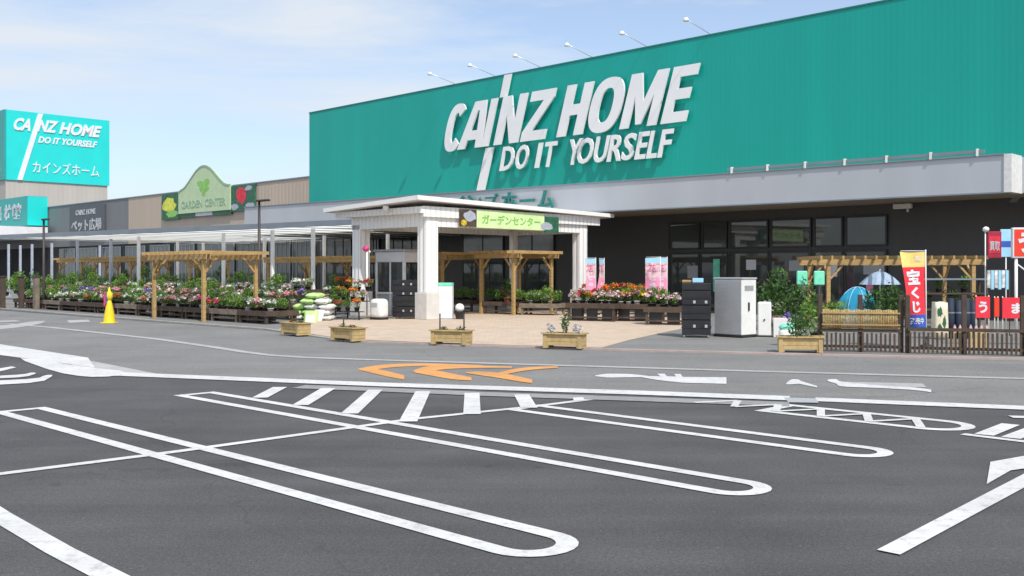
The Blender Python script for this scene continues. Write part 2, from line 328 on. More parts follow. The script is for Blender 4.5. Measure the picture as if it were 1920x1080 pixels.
def line(name, pts, width, z=.008, m='paint', closed=False):
    """painted stripe through ground points"""
    P = [Vector((*p, 0)) for p in pts]; n = len(P); L = []; Rr = []
    for i, p in enumerate(P):
        a = P[(i-1) % n] if (closed or i) else p; b = P[(i+1) % n] if (closed or i < n-1) else p
        d1 = (p-a).normalized() if (p-a).length > 1e-6 else (b-p).normalized(); d2 = (b-p).normalized() if (b-p).length > 1e-6 else d1
        d = (d1+d2).normalized(); nn = Vector((-d.y, d.x, 0)); k = 1/max(.5, d.dot(d2))
        L.append(p+nn*width/2*k); Rr.append(p-nn*width/2*k)
    mb = MB()
    for i in range(n if closed else n-1):
        j = (i+1) % n; mb.face([(Rr[i].x, Rr[i].y, z), (Rr[j].x, Rr[j].y, z), (L[j].x, L[j].y, z), (L[i].x, L[i].y, z)])
    return tag(mb.build(name, M[m]), kind='structure')
def loopmark(a, b, wid, lw=.15, round_a=False):
    """double bay line: two stripes joined by a round end at b"""
    a = Vector(a); b = Vector(b); d = (b-a).normalized(); nn = Vector((-d.y, d.x)); r = wid/2; pts = []
    for k in range(13):
        t = -math.pi/2+math.pi*k/12; c = b-d*r; pts.append(c+d*math.cos(t)*r+nn*math.sin(t)*r)
    if round_a:
        for k in range(9):
            t = math.pi/2+math.pi*k/8; c = a+d*r*.6; pts.append(c+d*math.cos(t)*r*.6+nn*math.sin(t)*r)
    else: pts += [a+nn*r, a-nn*r]
    return line('parking_marking', [tuple(p) for p in pts], lw, closed=True)
def mid(p, q): a = G(*p); b = G(*q); return ((a[0]+b[0])/2, (a[1]+b[1])/2), math.hypot(a[0]-b[0], a[1]-b[1])
DV = -US.xy; NV = UN.xy
def loop_from(px0, py0, px1, py1, wid):            # near stripe runs px0 -> px1
    a = Vector(G(px0, py0)); d = US.xy; c = Vector(G(px1, py1))-Vector((wid/2+.075, 0)); b = c+d*wid/2
    return loopmark(c+d*(a-c).dot(d), b, wid)
loop_from(34, 770, 1085, 1019, .52)
loop_from(372, 739, 1445, 914, .5)
loop_from(1000, 763, 1671, 847, .52)
loop_from(1440, 769, 1822, 797, .75)
c4 = Vector(G(1822, 797))-Vector((.475, 0)); d4 = US.xy; n4 = UN.xy
for k in range(5):
    for sg in (-1, 1):
        p = c4-d4*(.0+k*.62); q = p-d4*.31; q2 = p-d4*.62
        e = (p-n4*.3, q+n4*.3) if sg > 0 else (q+n4*.3, q2-n4*.3)
        line('parking_marking', [tuple(e[0]), tuple(e[1])], .1, .0125 if sg > 0 else .0132, 'paint')
line('parking_marking', gp((-330, 830), (-60, 930), (0, 969), (110, 1033), (260, 1110), (500, 1270)), .17, .008)
line('parking_marking', gp((-900, 1008), (0, 890), (330, 848), (700, 797), (770, 787), (1000, 763), (1120, 748)), .13, .0085)
# the thick line that bounds the lane, and the thin one on its far side
line('road_marking', gp((215, 702), (700, 721.5), (1200, 737.5), (1480, 748)), .5, .012)
line('road_marking', gp((1528, 750), (1920, 766), (2900, 804)), .42, .012)
line('road_marking', gp((560, 726), (700, 731), (900, 739.5), (1200, 749.5), (1480, 759)), .45, .011, 'wornp')
line('road_marking', gp((-700, 592), (20, 608), (100, 615), (200, 626), (300, 637), (400, 651.5), (460, 661), (510, 667), (570, 671), (700, 675.5), (1000, 684.5), (1450, 698), (1920, 711), (3000, 745)), .26, .012, 'old')
# hatching strokes
for a, b in (((525, 727), (487, 747)), ((616, 729), (563, 761)), ((704, 732), (655, 777)), ((793, 735), (765, 792)), ((885, 738), (885, 778)), ((978, 741), (992, 766))):
    line('parking_marking', gp(a, b), .22, .0125)
def soft(pts, it):
    for _ in range(it):
        q = []
        for i, p in enumerate(pts):
            n_ = pts[(i+1) % len(pts)]; q += [(p[0]*.78+n_[0]*.22, p[1]*.78+n_[1]*.22), (p[0]*.22+n_[0]*.78, p[1]*.22+n_[1]*.78)]
        pts = q
    return pts
def quad(name, pts, m='paint', z=.0115, it=1):
    if len(pts) > 4 and it: pts = soft(pts, it)
    return sheet(name, gp(*pts), z, M[m])
# broad white wedge at the left, worn lettering in front of it
quad('road_marking', [(-80, 634), (165, 671.5), (178, 690), (-80, 656)], 'paint')
quad('road_marking', [(30, 672), (70, 675), (165, 690), (240, 697), (215, 707), (160, 708), (105, 699)], 'paint', .0121)
quad('road_marking', [(168, 677), (300, 703), (215, 706), (120, 688)], 'old', .0108)
for q in ([(-30, 716), (70, 711), (86, 704), (102, 704), (78, 718), (-30, 724)], [(-10, 706), (45, 703), (60, 699), (70, 701), (48, 708), (-10, 711)], [(-20, 695), (22, 688), (30, 690), (-10, 700)]): quad('road_marking', q, 'paint')
for q in ([(-60, 612), (20, 610), (60, 603), (88, 602), (75, 608), (20, 617), (-60, 620)], [(125, 601), (165, 600), (170, 604), (130, 606)], [(-40, 603), (30, 601), (40, 603), (-40, 606)]): quad('road_marking', q, 'old')
# orange chevrons on the lane
def brush(pts, z):                                  # stroke given as (px, upper row, lower row) stations, smoothed
    up = [(x, a) for x, a, b in pts]; dn = [(x, b) for x, a, b in pts]
    def cr_(P):
        out = []
        for i in range(len(P)-1):
            p0 = P[max(0, i-1)]; p1 = P[i]; p2 = P[i+1]; p3 = P[min(len(P)-1, i+2)]
            for k in range(6):
                t = k/6; out.append(tuple(.5*(2*p1[j]+(p2[j]-p0[j])*t+(2*p0[j]-5*p1[j]+4*p2[j]-p3[j])*t*t+(3*p1[j]-p0[j]-3*p2[j]+p3[j])*t**3) for j in (0, 1)))
        return out+[P[-1]]
    U, D_ = cr_(up), cr_(dn); mb = MB()
    for i in range(len(U)-1):
        a, b, c, d = G(*D_[i]), G(*D_[i+1]), G(*U[i+1]), G(*U[i]); mb.face([(*a, z), (*b, z), (*c, z), (*d, z)])
    return mb
def strokes(name, lst, m, z0=.0115):
    for i, l in enumerate(lst): tag(brush(l, z0+.0006*i).build(name, M[m]), kind='structure')
strokes('road_marking', [[(672, 692.5, 694.5), (700, 687, 694), (740, 683.5, 689.5), (800, 682.5, 687), (860, 684, 688), (905, 686, 690)],
 [(675, 693, 695), (700, 692, 701), (730, 698, 708), (758, 705, 713)],
 [(775, 696, 698), (800, 688, 698), (840, 686, 693), (905, 687, 691), (960, 688.5, 691)],
 [(778, 697, 700), (805, 694, 705), (845, 701, 712), (884, 709, 715)],
 [(873, 699, 701), (900, 698, 705), (940, 701, 711), (975, 708, 717), (998, 713, 720)],
 [(935, 700, 706), (960, 694, 701), (995, 689.5, 695), (1046, 688, 691)]], 'orange')
strokes('road_marking', [[(1116, 705, 706.5), (1140, 702, 709), (1180, 702.5, 708.5), (1215, 706, 708)], [(1203, 707, 708.5), (1235, 706.5, 714), (1280, 707.5, 719)]], 'paint')
for q in ([(1280, 708), (1362, 708.5), (1362, 721), (1280, 719)], [(1232, 702), (1246, 702), (1252, 708), (1240, 708)], [(1264, 702.5), (1276, 702.5), (1280, 708), (1268, 708)], [(1580, 717), (1730, 720.5), (1738, 728), (1590, 724)]):
    quad('road_marking', q, 'paint' if q[0][0] < 1500 else 'old', .0122)
strokes('road_marking', [[(1474, 720, 722), (1484, 713, 722), (1497, 713, 721), (1503, 716, 722), (1532, 725, 728)], [(1552, 713, 716), (1568, 712.5, 721), (1580, 717, 726), (1650, 724, 729), (1715, 728, 733), (1746, 732, 737)]], 'paint', .0124)
# drain cover in the thick line
quad('drain_cover', [(1470, 747), (1530, 749), (1535, 757), (1478, 756)], 'greyp', .014)
# worn symbol between loops, and marks at the right
line('parking_marking', gp((1805, 815), (1920, 829), (2200, 862)), .13, .009)
for a, b in (((1845, 817), (1895, 797)), ((1895, 823), (1960, 798)), ((1960, 830), (2050, 800))): line('parking_marking', gp(a, b), .2, .0125)
line('parking_marking', gp((1895, 783), (2200, 790)), .2, .0125)
quad('road_marking', [(1857, 868), (1925, 856), (2150, 850), (2150, 884), (1925, 880), (1895, 884), (1850, 910)], it=0)
quad('road_marking', [(1644, 1034), (1688, 1043), (1925, 914), (2150, 800), (2090, 800), (1925, 888)], z=.0118, it=0)
quad('parking_marking', [(1074, 747), (1093, 746), (1097, 752), (1076, 753)], z=.0125)

# ================================================================== SHOP BUILDING
WN = 39.5                                          # wall plane
S0 = onN(580, WN)[0]; S240 = onN(240, WN)[0]; SR = 18
shop = sthing('store_building', S0, WN, 0, 'long home improvement store with teal upper front, grey canopy and charcoal ground floor', 'store')
def sh(s): return s-S0
def part(name, fn, m, parent): mb = MB(); fn(mb); return mb.build(name, m, parent)
TOP = 12.78
part('upper_facade', lambda b: b.box(0, sh(SR), 0, 30, 5.2, TOP), M['teal'], shop)
part('roof_edge', lambda b: (b.box(-.03, sh(SR), -.04, .3, TOP, TOP+.06)), M['tealedge'], shop)
part('ground_floor_wall', lambda b: b.box(0, sh(SR), .05, 29, 0, 5.2), M['dark'], shop)
part('tan_wall', lambda b: b.box(sh(S240), 0, .05, 28, 4.3, 8.37), M['tan'], shop)
part('grey_wall', lambda b: b.box(sh(-190), sh(S240), .05, 28, 4.3, 8.37), M['greywall'], shop)
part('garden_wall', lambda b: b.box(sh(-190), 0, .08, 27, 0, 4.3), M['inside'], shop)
part('wall_coping', lambda b: b.box(sh(-190), 0, -.02, .3, 8.37, 8.45), M['gutter'], shop)
# canopy with grey fascia
def canopy(b):
    pass
fl = [(488, 391, 424), (580, 381, 420), (1160, 341, 397), (1460, 315.5, 376), (1883, 290, 356)]
fp = []
for px, yt, yb in fl:
    Y = (5.78-EYE)*FPX/(HZ-yt); X = (px-960)*Y/FPX; s, n = toSN((X, Y)); fp.append((s, n, Z(yb, Y)))
fa_, fz_ = fp[1], fp[-1]
fp = [(q[0], fa_[1]+(fz_[1]-fa_[1])*(q[0]-fa_[0])/(fz_[0]-fa_[0]), q[2]) for q in fp]
mb = MB()
for i in range(len(fp)-1):
    (s0, n0, b0), (s1, n1, b1) = fp[i], fp[i+1]; b0 = b1 = 4.52
    mb.add([(sh(s0), n0-WN, b0), (sh(s1), n1-WN, b1), (sh(s1), n1-WN, 5.78), (sh(s0), n0-WN, 5.78), (sh(s0), n0+.25-WN, b0), (sh(s1), n1+.25-WN, b1), (sh(s1), n1+.25-WN, 5.78), (sh(s0), n0+.25-WN, 5.78)],
           [(0,1,2,3),(5,4,7,6),(3,2,6,7),(1,0,4,5),(0,3,7,4),(1,5,6,2)])
fas = mb.build('canopy_fascia', M['fascia'], shop)
mb = MB(); s1, n1, _ = fp[-1]; n2 = onS(1902, s1)[0]
mb.box(sh(s1)+.003, sh(s1)+.25, n1-WN-.05, n2-WN, 4.5, 5.8); mb.build('fascia_return', M['fend'], shop)  # return coloured paler than the fascia to read as its sunlit side
mb = MB(); mb.box(sh(s1)+.25, sh(SR), n2-WN, n2+.2-WN, 4.52, 5.76); mb.build('canopy_fascia', M['fascia'], shop)
mb = MB()
for i in range(len(fp)-1):
    (s0, n0, _), (s1, n1, _) = fp[i], fp[i+1]
    for z in (4.56, 5.7): mb.face([(sh(s0), n0+.25-WN, z), (sh(s1), n1+.25-WN, z), (sh(s1), -.002, z), (sh(s0), -.002, z)])
mb.box(sh(fp[-1][0])+.26, sh(SR), n2+.2-WN, -.002, 4.55, 5.7)
mb.build('soffit', M['soffit'], shop)
mb = MB(); 
for i in range(len(fp)-1):
    (s0, n0, _), (s1, n1, _) = fp[i], fp[i+1]
    mb.bar((sh(s0), n0-.02-WN, 5.8), (sh(s1), n1-.02-WN, 5.8), .1, .05); mb.bar((sh(s0), n0-.012-WN, 4.5), (sh(s1), n1-.012-WN, 4.5), .1, .05)
mb.build('fascia_trim', M['gutter'], shop)

def window(parent, s0, s1, z0, z1, g='glass', fr='frame', dy=0, mull=None, name='window', t=.07):
    mb = MB(); y0, y1 = -.06+dy, .03+dy
    x0, x1 = s0, s1
    mb.box(x0, x0+t, y0, y1, z0, z1); mb.box(x1-t, x1, y0, y1, z0, z1); mb.box(x0+t, x1-t, y0, y1, z0, z0+t); mb.box(x0+t, x1-t, y0, y1, z1-t, z1)
    if mull:
        for k in range(1, mull): xx = x0+(x1-x0)*k/mull; mb.box(xx-.025, xx+.025, y0, y1, z0+t, z1-t)
    f = mb.build(name, M[fr], parent); mb = MB(); mb.box(x0+t, x1-t, y0+.03, y0+.05, z0+t, z1-t); mb.build('pane', M[g], f); return f
for a, b in ((1255, 1313), (1318, 1364), (1369, 1441), (1446, 1522), (1527, 1581), (1586, 1664)):
    window(shop, sh(onN(a, WN)[0]), sh(onN(b, WN)[0]), 2.87, 4.12)
ds = [onN(p, WN)[0] for p in (1255, 1313, 1366, 1443, 1524, 1583, 1664)]
for i in range(6):
    f = window(shop, sh(ds[i])+.01, sh(ds[i+1])-.01, .04, 2.72, name='door' if i in (2, 3) else 'window', t=.09)
    if i in (2, 3):
        hb = MB(); x = sh(ds[i+1])-.2 if i == 2 else sh(ds[i])+.2; hb.box(x-.02, x+.02, -.12, -.065, .9, 1.4); hb.build('handle', M['alu'], f)
    if i < 6:
        pb = MB(); pb.box(sh(ds[i])+.2, sh(ds[i+1])-.2, -.064, -.06, .12, .15); 
for a, b, zt in ((868, 945, 4.1), (958, 1040, 4.1)):
    window(shop, sh(onN(a, WN)[0]), sh(onN(b, WN)[0]), 2.5, zt, g='glassg', mull=2)
for a, b in ((868, 945), (958, 1040)): window(shop, sh(onN(a, WN)[0]), sh(onN(b, WN)[0]), .06, 2.45, mull=3)
for a, b in ((112, 140), (148, 182), (192, 226), (236, 272), (282, 318), (328, 364), (372, 440), (445, 500), (505, 545), (549, 592)):
    window(shop, sh(onN(a, WN)[0]), sh(onN(b, WN)[0]), .3, 4.1, mull=5, fr='gutter')
for a, b in ((598, 660), (690, 712), (722, 790)):
    window(shop, sh(onN(a, WN)[0]), sh(onN(b, WN)[0]), .3, 4.1, mull=4)

for px, wd, z0_, z1_, m_ in ((1338, .35, .9, 2.4, 'mint'), (1290, .6, 1.5, 2.1, 'greyp'), (1400, .5, 1.9, 2.35, 'white'), (1480, .7, 1.85, 2.3, 'greyp'), (1500, .3, .7, 1.6, 'sgreen'), (1550, .5, 1.6, 2.2, 'white'), (1620, .9, 1.7, 2.3, 'greyp'), (1625, .3, .5, 1.3, 'pinkc')):
    xx = sh(onN(px, WN)[0]); part('poster', lambda b: b.box(xx, xx+wd, -.045, -.032, z0_, z1_), M[m_], shop)
# wall light right of the windows
x = onN(1702, WN)[0]
wl = sthing('wall_light', x, WN, 4.2, 'small white lamp on a bracket high on the charcoal wall right of the windows', 'wall light')
part('bracket', lambda b: (b.box(-.04, .04, -.03, .05, .0, .5), b.bar((0, -.03, .42), (.1, -.5, .3), .04)), M['whitep'], wl)
part('lamp_head', lambda b: b.bevbox(-.35, .38, -.62, -.42, .1, .3, .03), M['whitep'], wl)

# ---- main lettering on the teal front
LN = WN-.2; ZB = 8.9; CH = 2.62; SHR = .31
sign = sthing('shop_sign', onN(835, LN)[0], LN, 0, 'giant white raised letters reading CAINZ HOME on the teal front', 'sign')
sg0 = onN(835, LN)[0]
def L(px): return onN(px, LN)[0]-sg0
def ring(a0, a1, tx, ty, n=36):
    out = []
    def pt(t, kx, ky):
        c, s_ = math.cos(t), math.sin(t); e = .82
        return (.5+kx*math.copysign(abs(c)**e, c), .5+ky*math.copysign(abs(s_)**e, s_))
    for k in range(n):
        t0, t1 = R(a0+(a1-a0)*k/n), R(a0+(a1-a0)*(k+1)/n)
        out.append([pt(t0, .5, .5), pt(t1, .5, .5), pt(t1, .5-tx, .5-ty), pt(t0, .5-tx, .5-ty)])
    return out
GL = {
 'C': ring(42, 318, .34, .19), 'O': ring(0, 360, .29, .19),
 'A': [[(0, 0), (.3, 0), (.545, .8), (.3, .8)], [(.72, 0), (1, 0), (.86, .8), (.625, .8)], [(.3, .8), (.545, .8), (.625, .8), (.86, .8), (.82, 1), (.37, 1)], [(.355, .18), (.69, .18), (.665, .38), (.416, .38)]],
 'N': [[(0, 0), (0, 1), (.36, 1), (.69, .42), (.69, 1), (1, 1), (1, 0), (.66, 0), (.31, .6), (.31, 0)]],
 'Z': [[(0, 0), (0, .19), (.62, .8), (.06, .8), (.06, 1), (1, 1), (1, .83), (.38, .2), (.97, .2), (.97, 0)]],
 'H': [[(0, 0), (0, 1), (.34, 1), (.34, .61), (.66, .61), (.66, 1), (1, 1), (1, 0), (.66, 0), (.66, .4), (.34, .4), (.34, 0)]],
 'M': [[(0, 0), (0, 1), (.29, 1), (.5, .46), (.71, 1), (1, 1), (1, 0), (.76, 0), (.76, .58), (.57, .05), (.43, .05), (.24, .58), (.24, 0)]],
 'E': [[(0, 0), (0, 1), (1, 1), (1, .81), (.36, .81), (.36, .6), (.9, .6), (.9, .41), (.36, .41), (.36, .19), (1, .19), (1, 0)]]}
for ch, a, b in (('C', 830, 863), ('A', 859, 905), ('N', 927, 972), ('Z', 977, 1024), ('H', 1045, 1093), ('O', 1097, 1156), ('M', 1163, 1231), ('E', 1240, 1287)):
    mb = MB(); ex = .05 if ch in 'CO' else 0; wl_ = L(b)-L(a); h_ = CH+2*ex
    for poly in GL[ch]:
        P = [(L(a)+u*wl_+SHR*v*h_, 0, ZB-ex+v*h_) for u, v in poly]
        ar = sum(P[i][0]*P[(i+1) % len(P)][2]-P[(i+1) % len(P)][0]*P[i][2] for i in range(len(P)))
        if ar < 0: P.reverse()
        mb.prism(P, (0, -.1, 0))
    o = mb.build('letter', M['letter'], sign)
    bm = bmesh.new(); bm.from_mesh(o.data); bmesh.ops.remove_doubles(bm, verts=bm.verts, dist=1e-4); bmesh.ops.recalc_face_normals(bm, faces=bm.faces); bmesh.ops.triangulate(bm, faces=bm.faces); bm.to_mesh(o.data); bm.free()
def par(b, s0, z0, s1, z1, wd, y=0, d=-.1): b.prism([(s0, y, z0), (s0+wd, y, z0), (s1+wd, y, z1), (s1, y, z1)], (0, d, 0))
mb = MB(); i0 = L(905)
par(mb, i0, ZB, i0+SHR*CH, ZB+CH, .5); mb.build('letter', M['letter'], sign)
mb = MB(); t0 = L(934)+.1; par(mb, t0, ZB+CH+.02, t0+.3*(TOP-ZB-CH-.05), TOP-.03, .56, y=.1, d=-.08); mb.build('slash', M['letter'], sign)
mb = MB(); l1 = L(910); par(mb, l1-.33*(ZB-.1-5.9), 5.85, l1, ZB-.08, .66, y=.1, d=-.08); mb.build('slash', M['letter'], sign)
sub = sthing('shop_sign', onN(940, LN)[0], LN, 0, 'smaller white raised letters reading DO IT YOURSELF below the giant letters', 'sign')
sb0 = onN(940, LN)[0]
def L2(px): return onN(px, LN)[0]-sb0
for ch, a, b in (('D', 938, 961), ('O', 965, 988), ('I', 1004, 1011), ('T', 1017, 1038), ('Y', 1062, 1086), ('O', 1080, 1109), ('U', 1112, 1136), ('R', 1139, 1165), ('S', 1165, 1187), ('E', 1191, 1210), ('L', 1213, 1231), ('F', 1234, 1254)):
    mb = MB(); h = 1.32
    if ch in 'IT' and a < 1016: pass
    za = 7.42+(a-940)*-.0004
    wx = L2(b)-L2(a)
    if ch == 'T' or ch == 'Y': xs = L2(a)
    else: xs = L2(a)
    text(mb, ch, (xs, 0, za), (wx, 0, 0), (0, 0, h), (0, -.1, 0), off=.018, shear=.25)
    mb.build('letter', M['letter'], sub)
# katakana on the grey fascia
def fasn(px):                                       # fascia plane at pixel column
    r = (px-960)/FPX
    for i in range(len(fp)-1):
        a, b = W(fp[i][0], fp[i][1]), W(fp[i+1][0], fp[i+1][1])
        d = b-a; t = (r*a.y-a.x)/(d.x-r*d.y)
        if -.02 <= t <= 1.02: return a+d*t
p0 = fasn(818); p1 = fasn(1046); dd = (p1-p0)
ks = thing('shop_sign', p0, math.atan2(dd.y, dd.x), 'dark teal raised Japanese letters on the grey canopy fascia behind the porch roof', 'sign')
LW = dd.length/7
for i, ch in enumerate('カインズホーム'):
    mb = MB(); h = .86; zz = 4.75
    if ch == 'ー': text(mb, ch, (i*LW+.1, -.12, 5.1), (LW*.8, 0, 0), (0, 0, .14), (0, -.1, 0), off=.05)
    else: text(mb, ch, (i*LW+.08, -.12, zz), (LW*.84, 0, 0), (0, 0, h), (0, -.1, 0), off=(.0 if ch == 'ズ' else .025))
    mb.build('letter', M['dteal'], ks)

# floodlights on the roof edge
first = None
for i, (hx, hy) in enumerate(((805, 150), (880, 132), (965, 118), (1062, 97), (1165, 75), (1285, 50))):
    s, Y = onN(hx, WN-1.9)
    if first is None:
        f = sthing('sign_floodlight', s, WN, TOP, 'x', 'floodlight', 'floodlights on arms above the teal front')
        part('arm', lambda b: (b.tube([(0, .2, 0), (0, .05, .1), (0, -1.75, .42)], .018, 5), b.box(-.08, .08, .08, .3, 0, .08)), M['alu'], f)
        part('lamp_head', lambda b: b.lathe([(.0, .09), (.07, .08), (.12, .02), (.15, -.07), (.14, -.08), (0, -.07)], 12, (0, -1.85, .42)), M['whitep'], f)
        first = f
    else: f = copy_tree(first, W(s, WN, TOP), THETA)
    f['label'] = ('leftmost roof edge floodlight on arm, well left of the big letter C', 'second floodlight from the left, on the roof edge above the letter A', 'floodlight on the roof edge just right of the white slash', 'floodlight on the roof edge above the letter H', 'floodlight on the roof edge above the letter O', 'rightmost and nearest floodlight on the roof edge, above the letter E')[i]

# light trough along the canopy edge at right
a = fasn(1365); b_ = fasn(1845); d = b_-a
lt = thing('light_trough', a, math.atan2(d.y, d.x), 'long dark lighting bar on short brackets along the top of the grey fascia', 'light fitting')
part('bar', lambda b: b.box(0, d.length, -.05, .12, 5.9, 6.0), M['gutter'], lt)
for k in range(7):
    x = .2+(d.length-.4)*k/6
    part('bracket', lambda b: (b.box(x-.03, x+.03, -.12, .05, 5.78, 6.04)), M['whitep'], lt)

# ---- wall signs on tan and grey wall
def shift(px): return onN(px, WN-.12)
s0, Y0 = shift(304); s1, Y1 = shift(479)
gs = sthing('garden_sign', s0, WN-.12, 0, 'pale green arched garden centre sign with flower photographs on the tan wall', 'sign')
def gx(px): return shift(px)[0]-s0
zb, zt = 6.3, 8.4
part('lemon_panel', lambda b: b.box(gx(304), gx(336)-.02, -.04, .1, zb-.15, zt-.05), M['dgreen'], gs)
part('rose_panel', lambda b: b.box(gx(434)+.02, gx(478), -.04, .1, zb+.1, zt-.05), M['dgreen'], gs)
def blob(mb, cx, cz, rx, rz, y, n=14, seed=1, jag=.2):
    rr = random.Random(seed)
    mb.face([(cx+math.cos(2*math.pi*k/n)*rx*(1+rr.uniform(-jag, jag)), y, cz+math.sin(2*math.pi*k/n)*rz*(1+rr.uniform(-jag, jag))) for k in range(n)])
mb = MB(); blob(mb, gx(318), 7.35, 1.1, .65, -.045, seed=2); mb.build('print', M['lemon'], gs)
mb = MB(); blob(mb, gx(323), 6.6, 1.0, .3, -.046, seed=5); mb.build('print', M['lgreen'], gs)
mb = MB(); blob(mb, gx(453), 7.6, .8, .62, -.045, seed=8); mb.build('print', M['rose'], gs)
for q, (bx_, bz_, rx_, rz_) in enumerate(((441, 6.75, .55, .24), (470, 6.75, .6, .22), (467, 8.05, .5, .2))):
    mb = MB(); blob(mb, gx(bx_), bz_, rx_, rz_, -.046, seed=9+q); mb.build('print', M['sgrey'], gs)
xa, xb = gx(337), gx(433.5); xm = gx(384)
prof = [(xa, zb+.25), (xb, zb+.25), (xb, 8.45)]
for k in range(15):
    t = k/14; x = xb-.3+(xa+.4-xb+.3)*t; prof.append((x, 8.45+1.75*(math.sin(math.pi*t)**1.7)))
prof.append((xa, 8.3))
mb = MB(); mb.prism([(x, -.12, z) for x, z in prof], (0, .22, 0)); mb.build('arch_board', M['sgreen'], gs)
mb = MB(); P = [Vector((x, -.1, z)) for x, z in prof[2:]]
for i in range(len(P)-1): mb.bar(P[i], P[i+1], .12, .12)
mb.build('arch_rim', M['sgtext'], gs)
mb = MB(); text(mb, 'GARDEN', (xa+(xb-xa)*.07, -.122, 6.95), ((xb-xa)*.42, 0, 0), (0, 0, .6), (0, -.03, 0), .02); text(mb, 'CENTER', (xa+(xb-xa)*.54, -.122, 6.95), ((xb-xa)*.39, 0, 0), (0, 0, .6), (0, -.03, 0), .02); mb.build('lettering', M['sgtext'], gs)
mb = MB()
for dx, dz, rx, rz in ((-.5, .45, .55, .26), (.5, .5, .5, .26), (.05, 0, .75, .3), (0, -.35, .3, .25)): blob(mb, xm+dx, 8.35+dz, rx, rz, -.123-.001*len(mb.f), seed=int(dx*10+20), n=10)
mb.build('emblem', M['lgreen'], gs)
part('lower_strip', lambda b: (b.box(xa, xa+(xb-xa)*.33, -.05, .1, zb-.08, zb+.24), b.box(xa+(xb-xa)*.67, xb, -.05, .1, zb-.08, zb+.24)), M['dgreen'], gs)
part('nameplate', lambda b: b.box(xa+(xb-xa)*.34, xa+(xb-xa)*.66, -.08, .1, zb-.05, zb+.24), M['sgrey'], gs)

s0p, _ = shift(131)
ps = sthing('wall_sign', s0p, WN-.12, 0, 'dark square sign with two lines of pale writing on the grey wall', 'sign')
def pxs(px): return shift(px)[0]-s0p
part('board', lambda b: b.box(pxs(131), pxs(195), -.04, .1, 5.0, 8.1), M['signb'], ps)
mb = MB(); text(mb, 'ペット広場', (pxs(135), -.045, 5.7), (pxs(191)-pxs(135), 0, 0), (0, 0, 1.15), (0, -.03, 0), .02); mb.build('lettering', M['txtg'], ps)
mb = MB(); text(mb, 'CAINZ HOME', (pxs(143), -.045, 7.25), (pxs(180)-pxs(143), 0, 0), (0, 0, .5), (0, -.03, 0), .02); mb.build('lettering', M['txtg'], ps)
# teal box sign, far left
sR = -104.8
tb = sthing('box_sign', sR, 37.5, 0, 'teal box sign with pale characters on the grey wall at far left', 'sign')
part('front_face', lambda b: b.box(-22, -.02, 0, 1.97, 6.45, 9.45), M['tealshade'], tb)
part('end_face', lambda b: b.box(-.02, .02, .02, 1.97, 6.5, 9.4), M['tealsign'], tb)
mb = MB()
for i, (ch, a, b_) in enumerate((('館', 23, 40), ('材', 9, 20), ('資', -8, 4))):
    xa = onN(a, 37.5)[0]-sR; xb = onN(b_, 37.5)[0]-sR
    text(mb, ch, (xa, -.002, 7.2), (xb-xa, 0, 0), (0, 0, 1.6), (0, -.08, 0), .03)
mb.build('lettering', M['txtg'], tb)
# white entrance canopy under it
ec = sthing('entrance_canopy', -103.5, 33, 0, 'white flat canopy over the entrance below the teal box sign', 'canopy')
part('roof_slab', lambda b: b.box(-40, 0, 0, 6, 5.15, 6.3), M['white'], ec)
for x in (-2, -12): part('post', lambda b: b.box(x-.15, x+.15, .3, .6, 0, 5.15), M['white'], ec)

# ---- sign tower
tS = -133; tn = 45
tw = sthing('sign_tower', tS, tn, 0, 'square tower with teal top bearing the shop name, behind the store at left', 'tower')
part('shaft', lambda b: b.box(-26, 0, 0, 12.9, 0, 13.5), M['towergrey'], tw)
part('sign_front', lambda b: b.box(-26.2, .17, -.2, -.002, 13.4, 22.2), M['tealshade'], tw)
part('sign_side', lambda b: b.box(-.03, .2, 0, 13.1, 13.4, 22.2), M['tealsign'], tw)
part('core', lambda b: b.box(-26, -.05, .02, 12.9, 13.5, 22.1), M['towergrey'], tw)
def tsy(px): return onS(px, tS)[0]-tn
X_ = .2
mb = MB()
text(mb, 'CA', (X_, tsy(21), 19.7), (0, tsy(55)-tsy(21), 0), (0, 0, 1.6), (.12, 0, 0), .04, .3)
text(mb, 'NZ', (X_, tsy(67), 19.8), (0, tsy(102)-tsy(67), 0), (0, 0, 1.55), (.12, 0, 0), .04, .3)
text(mb, 'HOME', (X_, tsy(109), 19.75), (0, tsy(183)-tsy(109), 0), (0, 0, 1.55), (.12, 0, 0), .04, .3)
mb.build('lettering', M['white'], tw)
mb = MB(); text(mb, 'DO IT YOURSELF', (X_, tsy(70), 18.35), (0, tsy(178)-tsy(70), 0), (0, 0, .85), (.1, 0, 0), .035, .25); mb.build('lettering', M['white'], tw)
mb = MB(); text(mb, 'カインズホーム', (X_, tsy(60), 14.5), (0, tsy(184)-tsy(60), 0), (0, 0, 1.5), (.1, 0, 0), .0); mb.build('lettering', M['white'], tw)
mb = MB(); ya, yb = tsy(31), tsy(70); mb.prism([(X_, ya, 13.45), (X_, ya+.62, 13.45), (X_, yb+.62, 22.1), (X_, yb, 22.1)], (.1, 0, 0)); mb.build('slash', M['white'], tw)
mb = MB(); text(mb, 'CAINZ HOME', (-24, -.2, 19.4), (21.5, 0, 0), (0, 0, 1.7), (0, -.12, 0), .03, .3); text(mb, 'カインズホーム', (-19, -.2, 14.5), (17.5, 0, 0), (0, 0, 1.5), (0, -.12, 0), .0); mb.build('lettering', M['white'], tw)

